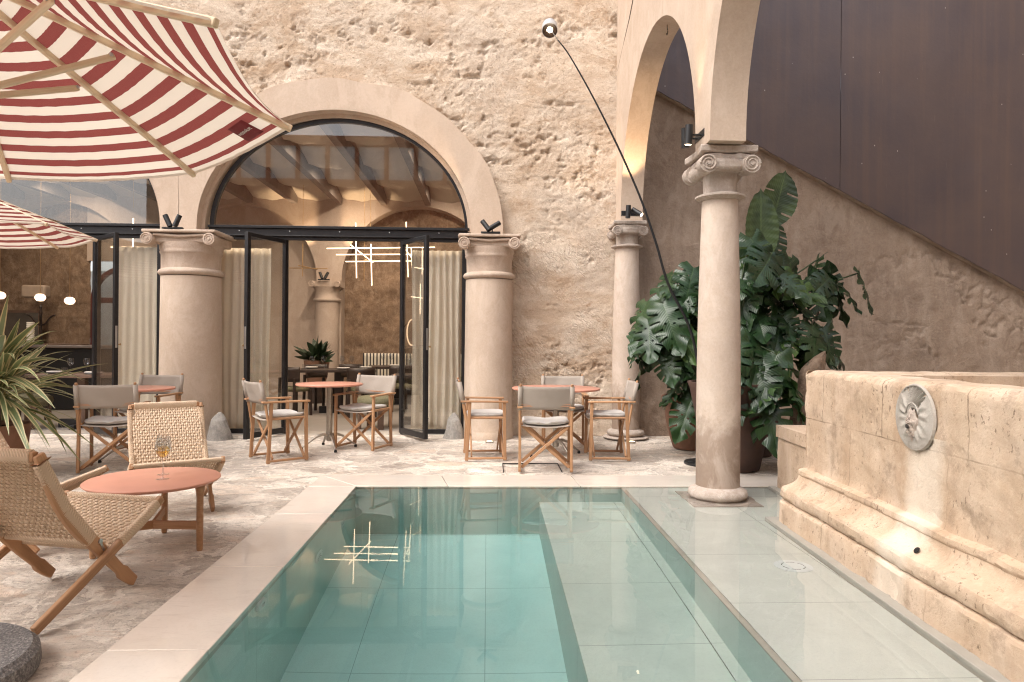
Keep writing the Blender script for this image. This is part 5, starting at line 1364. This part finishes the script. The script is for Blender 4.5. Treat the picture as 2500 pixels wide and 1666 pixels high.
# ceiling: beams and hanging fabric
CF=fabric('ceiling_fabric',(.66,.58,.49),60,trans=.25,wr=.6)
t=empty('dining_room_ceiling',(0,0,4.7),0,'ceiling of dark beams with pale fabric hung in waves and small downlights','ceiling')
b=MB();b.box(-13,5,YF+.3,YB+.5,4.72,4.8);b.obj('ceiling_slab',M['inner'],t,smooth=0).location=(0,0,-4.7)
for k in range(-9,6):
    x=-1.33+.97*k
    if -12<x<4:
        o=MB().box(x-.065,x+.065,YF+.25,YB-.001,4.22,4.46).obj('beam',simple('charcoal_beam',(.19,.165,.15),.6) if k==-9 else bpy.data.materials['charcoal_beam'],t,smooth=0,bevel=.005);o.location=(0,0,-4.7)
for k in range(-9,5):
    b=MB();x0=-1.33+.97*k+.07;x1=x0+.83
    if x1<-12 or x0>3.5: continue
    for r_ in range(4):
        y0=9.25+r_*1.5;
        if y0>YB-.2: continue
        y1=min(y0+1.5,YB-.01)
        b.grid(lambda u,v:(x0+(x1-x0)*u,y0+(y1-y0)*v,4.60-.24*v**1.7-.07*math.sin(PI*u)*(.4+.6*v)+.012*math.sin(u*15+r_)),8,14)
        if x0>-6.9 and x0<.6 or x0<-7.5:
            o=MB().lathe([(.035,0),(.035,.02),(0,.021)],14,((x0+x1)/2,y0+.12,4.47),(0,.1,-1)).obj('downlight',M['lens'],t);o.location=(0,0,-4.7)
            if (k%2==0 and -5<x0<0) or k in(-8,) or (r_==0 and k in(-3,0)): spot(((x0+x1)/2,y0+.16,4.44),((x0+x1)/2,y0+.5,3.5),80 if r_==0 else 48,150,1.,(1,.80,.60),r=.03)  # front-row beams added and strengthened to brighten the curtains
    o=b.obj('hung_fabric',CF,t,smooth=180);o.location=(0,0,-4.7)
# interior column
big=empty('interior_column',(-3.48,14.95,0),0,'peach column inside the dining room, lit by a small uplight pair','column')
MB().lathe([(.25,0),(.25,2.05)],36).obj('shaft',M['inner'],big,smooth=60)
MB().lathe([(.25,2.05),(.30,2.09),(.30,2.12),(.25,2.15),(.25,2.30),(.30,2.38)],36).obj('necking',M['inner'],big,smooth=60)
b=MB();b.box(-.32,.32,-.27,.27,2.38,2.50)
for s_ in (-1,1): volute(b,(s_*.27,-.27,2.43),.07,-1,.12,s_)
b.obj('capital',M['inner'],big,bevel=.01,smooth=50)
spots((-3.48,14.62,2.51),0,[(-.055,(-.45,.30,1)),(.055,(.45,.30,1))],'small black uplight pair on the column inside the dining room',power=90,size=40)
# chandelier of light tubes
def chandelier(loc,lit,label,bars):
    t=empty('tube_chandelier',loc,0,label,'chandelier','line chandeliers of thin tubes')
    for (a,c_) in bars:
        q=MB();q.cyl(a,c_,.0095,n=10);q.obj('light_tube',M['led'] if lit else M['brass'],t,smooth=40)
    q=MB();q.tube([(0,0,0.35),(0,0,1.5)],.004,6);q.obj('suspension_wire',M['brass'],t)
    return t
YC=13.4
def cp2(px,py,Y=YC): return wpt(px,py,Y)
c0=cp2(904,620)
def B(p,q,dy=0.,dy2=None): return (cp2(*p)+Vector((0,dy,0))-c0, cp2(*q)+Vector((0,dy if dy2 is None else dy2,0))-c0)
chandelier(tuple(c0),True,'lit chandelier of crossed glowing tubes hanging in the middle doorway',
 [B((798,607),(1062,604)),B((821,622),(1064,621)),B((844,639),(1064,637)),B((866,542),(868,678),.1),B((903,594),(905,696),.12),B((990,540),(995,676),.1),B((1001,600),(1005,686),.2),B((860,601),(900,634),-.15,.5),B((985,602),(1006,633),-.15,.5)])
chandelier(tuple(cp2(739,640)),False,'unlit brass tube chandelier left of the glowing one',
 [((0,0,.35),(0,0,-.28)),((-.34,0,-.12),((.48),0,-.12)),((-.0,-.3,-.1),(.18,.4,-.1))])
c0=cp2(889,636,14.2)
chandelier(tuple(c0),False,'thin unlit brass tubes hanging behind the glowing chandelier',[(Vector((0,0,.35)),Vector((0,0,-.42))),(Vector((.0,0,0)),Vector((.9,.1,0)))])
q=empty('left_chandelier',(0,0,0));bpy.data.objects.remove(q)
c0=wpt(325,560,11.5)
chandelier(tuple(c0),True,'lit tube chandelier high behind the left fanlight',[((0,0,.18),(0,0,-.42)),((-.36,0,-.30),(.30,0,-.30)),((-.2,.1,-.9),(.25,.1,-.9)),((-.1,.1,-.6),(-.1,.1,-1.25))])
# pendants
for px,py,l in ((0,722,'glowing globe pendant at the very left edge of the doorway'),(98,727,'glowing globe pendant above the bar, middle one'),(170,735,'glowing globe pendant above the bar, rightmost one')):
    p=wpt(px,py,12.0);t=empty('globe_pendant',tuple(p),0,l,'pendant lamp','globe pendants over the bar')
    MB().lathe([(0,-.062),(.05,-.055),(.078,-.02),(.082,.005),(.07,.04),(.04,.062),(0,.066)],28).obj('globe',M['globe'],t,smooth=180)
    MB().tube([(0,0,.06),(0,0,2.6)],.004,6).obj('cord',M['brass'],t);MB().lathe([(.016,.058),(.016,.085),(0,.09)],12).obj('cap',M['brass'],t)
# bar counter
t=empty('bar_counter',(-7.8,12.1,0),0,'black bar counter with a pale steel edge at the left, inside the doorway','bar counter')
MB().box(-3.2,1.10,-.1,.5,.02,1.06).obj('front',M['blackfine'],t,bevel=.004);MB().box(-3.25,1.22,-.17,.6,1.075,1.12).obj('counter_top',simple('counter_steel',(.30,.27,.26),.35,.6),t,bevel=.004);MB().box(1.115,1.155,-.15,-.10,.0,1.072).obj('end_post',M['steel'],t,bevel=.003)
def item(name,b,mat,loc,label,cat,group=None,**k):
    o=b.obj(name,mat,**k);o.location=loc;tag(o,label,cat,group);return o
item('serving_board',MB().box(-.33,.33,-.13,.13,0,.022),M['midwood'],(-7.35,12.2,1.12),'brown serving board lying on the bar counter','board',bevel=.004)
item('glass_tray',MB().box(-.16,.16,-.1,.1,0,.05),M['hedge'],(-7.95,12.2,1.12),'green bottles lying on the bar beside the board','tray',bevel=.01)
p=wpt(88,805,12.4);b=MB()
for i in range(12): b.lathe([(.055,i*.033),(.062,i*.033+.016),(.055,i*.033+.033)],18)
item('ribbed_lamp',b,M['whitecloth'],(p.x,12.25,1.12),'white ribbed cylinder lamp standing on the bar in front of the coat rack','table lamp')
# coat rack, ac unit, framed mirror
t=empty('coat_rack',(wpt(99,800,14.0).x,14.0,0),0,'dark bentwood coat rack behind the bar','coat rack')
MB().lathe([(.03,0),(.025,1.7),(.035,1.74),(.02,1.80),(.03,1.86),(0,1.92)],14).obj('post',M['darkwood'],t)
for k in range(6):
    a=k*PI/3;q=MB();q.tube(smoothpath([(0,0,1.50),(.08*math.cos(a),.08*math.sin(a),1.52),(.19*math.cos(a),.19*math.sin(a),1.66),(.27*math.cos(a),.27*math.sin(a),1.70)]),.014,7);q.obj('hook_arm',M['darkwood'],t,smooth=180)
for k in range(4):
    a=k*PI/2+.4;q=MB();q.tube(smoothpath([(0,0,.5),(.15*math.cos(a),.15*math.sin(a),.25),(.28*math.cos(a),.28*math.sin(a),.01)]),.016,7);q.obj('leg',M['darkwood'],t,smooth=180)
p=wpt(86,713,14.9);item('air_conditioner',MB().box(-.25,.25,-.12,.1,-.13,.14),simple('ac_beige',(.42,.33,.26),.5),(p.x,14.93,p.z),'beige wall air conditioner above the coat rack','air conditioner',bevel=.04)
p=wpt(45,795,15.0);t=empty('framed_mirror',(p.x,15.04,p.z),0,'wide grey framed panel on the wall behind the bar','mirror')
b=MB();b.bar((-.42,0,-.3),(-.42,0,.3),.05,.04,up=(0,1,0));b.bar((.42,0,-.3),(.42,0,.3),.05,.04,up=(0,1,0));b.bar((-.44,0,.3),(.44,0,.3),.04,.05);b.bar((-.44,0,-.3),(.44,0,-.3),.04,.05);b.obj('frame',M['midwood'],t);MB().box(-.4,.4,-.01,.01,-.28,.28).obj('panel',simple('smoky_mirror',(.16,.14,.12),.2,.5),t)
# dining tables
def place(x,y,z,seed=0,ang=0,lab=''):
    c_,s_=math.cos(ang),math.sin(ang);T_=lambda a,b_:(x+a*c_-b_*s_,y+a*s_+b_*c_,z)
    item('stoneware_plate',MB().lathe([(.0,.0),(.07,.0),(.115,.012),(.112,.016),(.07,.007),(0,.007)],24),M['plate'],T_(0,0),'dark plate under the napkin '+lab,'plate','table settings')
    q=MB();q.box(-.10,.10,-.045,.045,0,.018);item('folded_napkin',q,M['napkin'],T_(0,0)[:2]+(z+.017,),'folded pale napkin '+lab,'napkin','table settings',bevel=.006)
def tumbler(p,l): item('water_tumbler',MB().lathe([(.028,0),(.034,.01),(.036,.05),(.033,.09),(.031,.09),(.033,.05),(.031,.014),(0,.012)],22),M['glass'],p,l,'tumbler','water tumblers',smooth=60)
def dining_table(loc,lx,ly,rz,label):
    t=empty('dining_table',loc,rz,label,'dining table','dark dining tables')
    MB().box(-lx/2,lx/2,-ly/2,ly/2,.705,.75).obj('tabletop',M['midwood' if loc[0]<-5 else 'darkwood'],t,bevel=.006)
    MB().box(-.055,.055,-.045,.045,.06,.705).obj('pedestal',M['midwood' if loc[0]<-5 else 'darkwood'],t,bevel=.004)
    q=MB();q.box(-.30,.30,-.04,.04,0,.12);q.obj('foot_beam',M['blackfine'],t,bevel=.003);q=MB();q.box(-.035,.035,-.28,.28,0,.06);q.obj('cross_foot',M['blackfine'],t,bevel=.003);return t
dining_table((-5.63,9.72,0),1.15,.66,3,'oak dining table just inside the left doorway, set with two wine glasses')
for px,py,l in ((172,903,'empty wine glass on the oak table inside the left doorway, left one'),(211,902,'empty wine glass on the oak table inside the left doorway, right one')):
    p=wpt(px,py,9.72);wglass((p.x,9.72,.75),l,.215,.042,False)
tumbler((wpt(157,930,9.55).x,9.55,.75),'water tumbler beside the left wine glass on the oak table');tumbler((wpt(226,930,9.8).x,9.8,.75),'water tumbler beside the right wine glass on the oak table')
place(wpt(135,910,9.7).x,9.7,.75,lab='at the left end of the oak table');place(wpt(230,910,9.6).x,9.58,.75,lab='at the right end of the oak table')
def stool(loc,rz,label):
    t=empty('boucle_stool',loc,rz,label,'stool','round olive upholstered stools')
    MB().lathe([(0,.30),(.20,.30),(.255,.325),(.275,.375),(.265,.42),(.22,.455),(.12,.47),(0,.475)],40).obj('seat',M['boucle'],t,smooth=180)
    for k in range(4):
        a=k*PI/2+.5;q=MB();d=Vector((math.cos(a),math.sin(a),0));q.bar(d*.225,d*.232+Vector((0,0,.40)),.085,.030,up=tuple(d));q.obj('leg',M['midwood'],t,bevel=.004)
    return t
stool((-6.28,9.62,0),10,'olive bouclé stool with broad wooden legs inside the left doorway')
stool((-1.58,9.72,0),0,'olive bouclé stool behind the pale canvas chair in the middle doorway')
stool((-4.95,10.1,0),30,'olive bouclé stool in the shade behind the left café table')
def dchair(loc,rz,label,seatmat='boucle'):
    t=empty('dining_chair',loc,rz,label,'dining chair','dark curved-back dining chairs')
    W_=M['darkwood']
    q=MB();q.grid(lambda u,v:(.24*math.sin((u-.5)*2.3),-.22*math.cos((u-.5)*2.3)+.02,.56+.24*v),18,4);q.obj('backrest',W_,t,solid=.022,smooth=180)
    q=MB();q.lathe([(0,.40),(.20,.40),(.225,.43),(.215,.465),(.15,.48),(0,.485)],28);q.obj('seat',M[seatmat],t,smooth=180)
    for (x,y,zt) in ((-.19,.15,.42),(.19,.15,.42),(-.20,-.16,.62),(.20,-.16,.62)):
        q=MB();q.bar((x*1.06,y*1.06,0),(x,y,zt),.05,.026,up=(0,1,0));q.obj('leg',W_,t,bevel=.003)
    return t
dining_table((-2.55,11.75,0),1.25,.75,12,'dark dining table crowded with glasses in the middle doorway')
dining_table((-1.62,13.3,0),1.3,.75,12,'dark dining table farther back beside the striped banquette')
dining_table((-.98,10.15,0),.8,.7,0,'dining table seen through the right door leaf glass')
for (x,y,rz,l) in ((-3.15,11.35,-40,'dark dining chair left of the crowded table'),(-2.05,11.15,18,'dark dining chair with its back to the door at the crowded table'),(-3.0,12.35,-130,'dark dining chair at the far left of the crowded table'),(-1.55,12.15,30,'tall dark curved-back chair behind the pale canvas chair'),(-3.62,10.5,-70,'dark dining chair half hidden by the left door leaf'),(-6.85,10.4,0,'dark wooden chair behind the yucca leaves'),(-2.5,12.5,170,'dark dining chair behind the crowded table')):
    dchair((x,y,0),rz,l)
k=0
for (x,y,l) in ((-2.95,11.62,'first from the left on the crowded table'),(-2.78,11.72,'second from the left on the crowded table'),(-2.52,11.95,'in the middle of the crowded table'),(-2.36,12.0,'right of the middle on the crowded table')):
    wglass((x,y,.75),'empty wine glass '+l,.22,.043,False)
for (x,y,l) in ((-1.98,13.1,'left of the pair on the far dark table'),(-1.85,13.2,'right of the pair on the far dark table'),(-1.14,10.12,'seen between the canvas chair and the right door leaf')):
    wglass((x,y,.75),'empty wine glass '+l,.23,.045,False)
for (x,y,l) in ((-3.05,11.5,'near the left corner of the crowded table'),(-2.68,11.5,'at the front of the crowded table'),(-2.2,11.8,'at the right of the crowded table'),(-1.28,10.05,'on the table by the right door leaf')): tumbler((x,y,.75),'water tumbler '+l)
for (x,y,l) in ((-3.02,11.85,'at the left end of the crowded table'),(-2.42,11.6,'at the front right of the crowded table'),(-2.12,12.0,'at the far right of the crowded table'),(-1.75,13.05,'on the far dark table'),(-.92,10.05,'on the table behind the right door leaf')): place(x,y,.75,ang=.2,lab=l)
# banquette
t=empty('striped_banquette',(-.7,13.9,0),0,'striped curved banquette behind the right door leaf','banquette')
q=MB();q.grid(lambda u,v:(-1.9+3.6*u,.55-.5*u*u*1.3,.42+.55*v+.03*math.sin(PI*v)),60,6,uvf=lambda u,v:(3.6*u,v));q.obj('backrest',M['bstripe'],t,smooth=180,solid=.12)
q=MB();q.grid(lambda u,v:(-1.9+3.6*u,.5-.55*v-.5*u*u*1.3,.44+.03*math.sin(PI*v)),30,6,uvf=lambda u,v:(3.6*u,v));q.obj('seat',M['boucle'],t,smooth=180,solid=.1)
MB().box(-1.85,1.6,.05,.5,0,.38).obj('base',M['darkwood'],t)
# interior plant
t=straps('aspidistra_plant',(-3.35,13.55,0),'dark broad-leaved plant in a clay pot against the interior column','potted plant',46,.62,.13,M['asp'],5,.5,.82,el=(.15,1.45),droop=.25,clump=.07)
MB().lathe([(0,.35),(.16,.35),(.21,.55),(.25,.84),(.22,.84),(.20,.80),(0,.80)],30).obj('pot',M['terracotta'],t);MB().lathe([(.17,0),(.17,.35)],24).obj('stand',M['darkwood'],t)
# looped wall lamp
M['dimglobe']=emit('dim_tube',(1,.66,.40),.6)
p=wpt(1005,835,14.6);t=empty('looped_wall_lamp',(p.x,14.6,p.z+.2),0,'glowing looped wall lamp seen through the right door leaf','wall lamp')
q=MB();q.tube([(.10*math.cos(a),0,.27*math.sin(a)) for a in [i*2*PI/30 for i in range(31)]],.014,8,up=(0,1,0));q.obj('glow_loop',M['dimglobe'],t,smooth=180)
q=MB();q.cyl((.05,0,.15),(1.0,.1,.17),.017,n=10);q.obj('arm_tube',M['dimglobe'],t);q=MB();q.cyl((0,.0,.2),(0,.45,.2),.01,n=8);q.obj('bracket',M['brass'],t)

# ================================================================== COURTYARD BEHIND THE CAMERA
t=empty('gallery_building',(0,-6.2,0),0,'courtyard building with a red wooden glazed gallery, seen mirrored in the fanlight','building')
b=MB();b.box(-12,9.7,-.3,0,-.1,5.3);b.box(-12,9.7,-.3,-.02,5.3,8.2);b.obj('wall',M['rough'],t,smooth=0)
b=MB();b.box(-9.5,3.5,0,.9,5.2,5.42);b.box(-9.5,3.5,0,.95,8.0,8.2);b.obj('gallery_floor',M['redwood'],t,bevel=.01)
b=MB();b.box(-9.5,3.5,.82,.86,5.42,6.6);b.obj('gallery_panel',M['redwood'],t,smooth=0)
for k in range(14):
    x=-9.5+k*13/13;b=MB();b.box(x-.07,x+.07,.78,.92,5.42,8.0);b.obj('gallery_post',M['redwood'],t,bevel=.006)
    if k<13:
        b=MB();b.box(x+.07,x+.93,.82,.9,6.6,6.72);b.box(x+.07,x+.93,.82,.9,7.86,8.0);b.box(x+.17,x+.83,.865,.885,5.62,6.42);b.obj('gallery_rail',M['redwood'],t,bevel=.006)
        MB().box(x+.07,x+.93,.84,.848,6.72,7.86).obj('window_pane',simple('bright_glazing',(.9,.93,.95),.1) if k==0 else bpy.data.materials['bright_glazing'],t,smooth=0)
b=MB();b.box(-12.3,-12,-6.5,9.2,-.1,4.5);o=b.obj('added_left_wall',M['rough'],smooth=0);tag(o,'unseen rough plaster wall added far to the left for enclosed contrast','wall');o.name='added_wall'  # unseen wall added for enclosed contrast, kept low to let in sky light
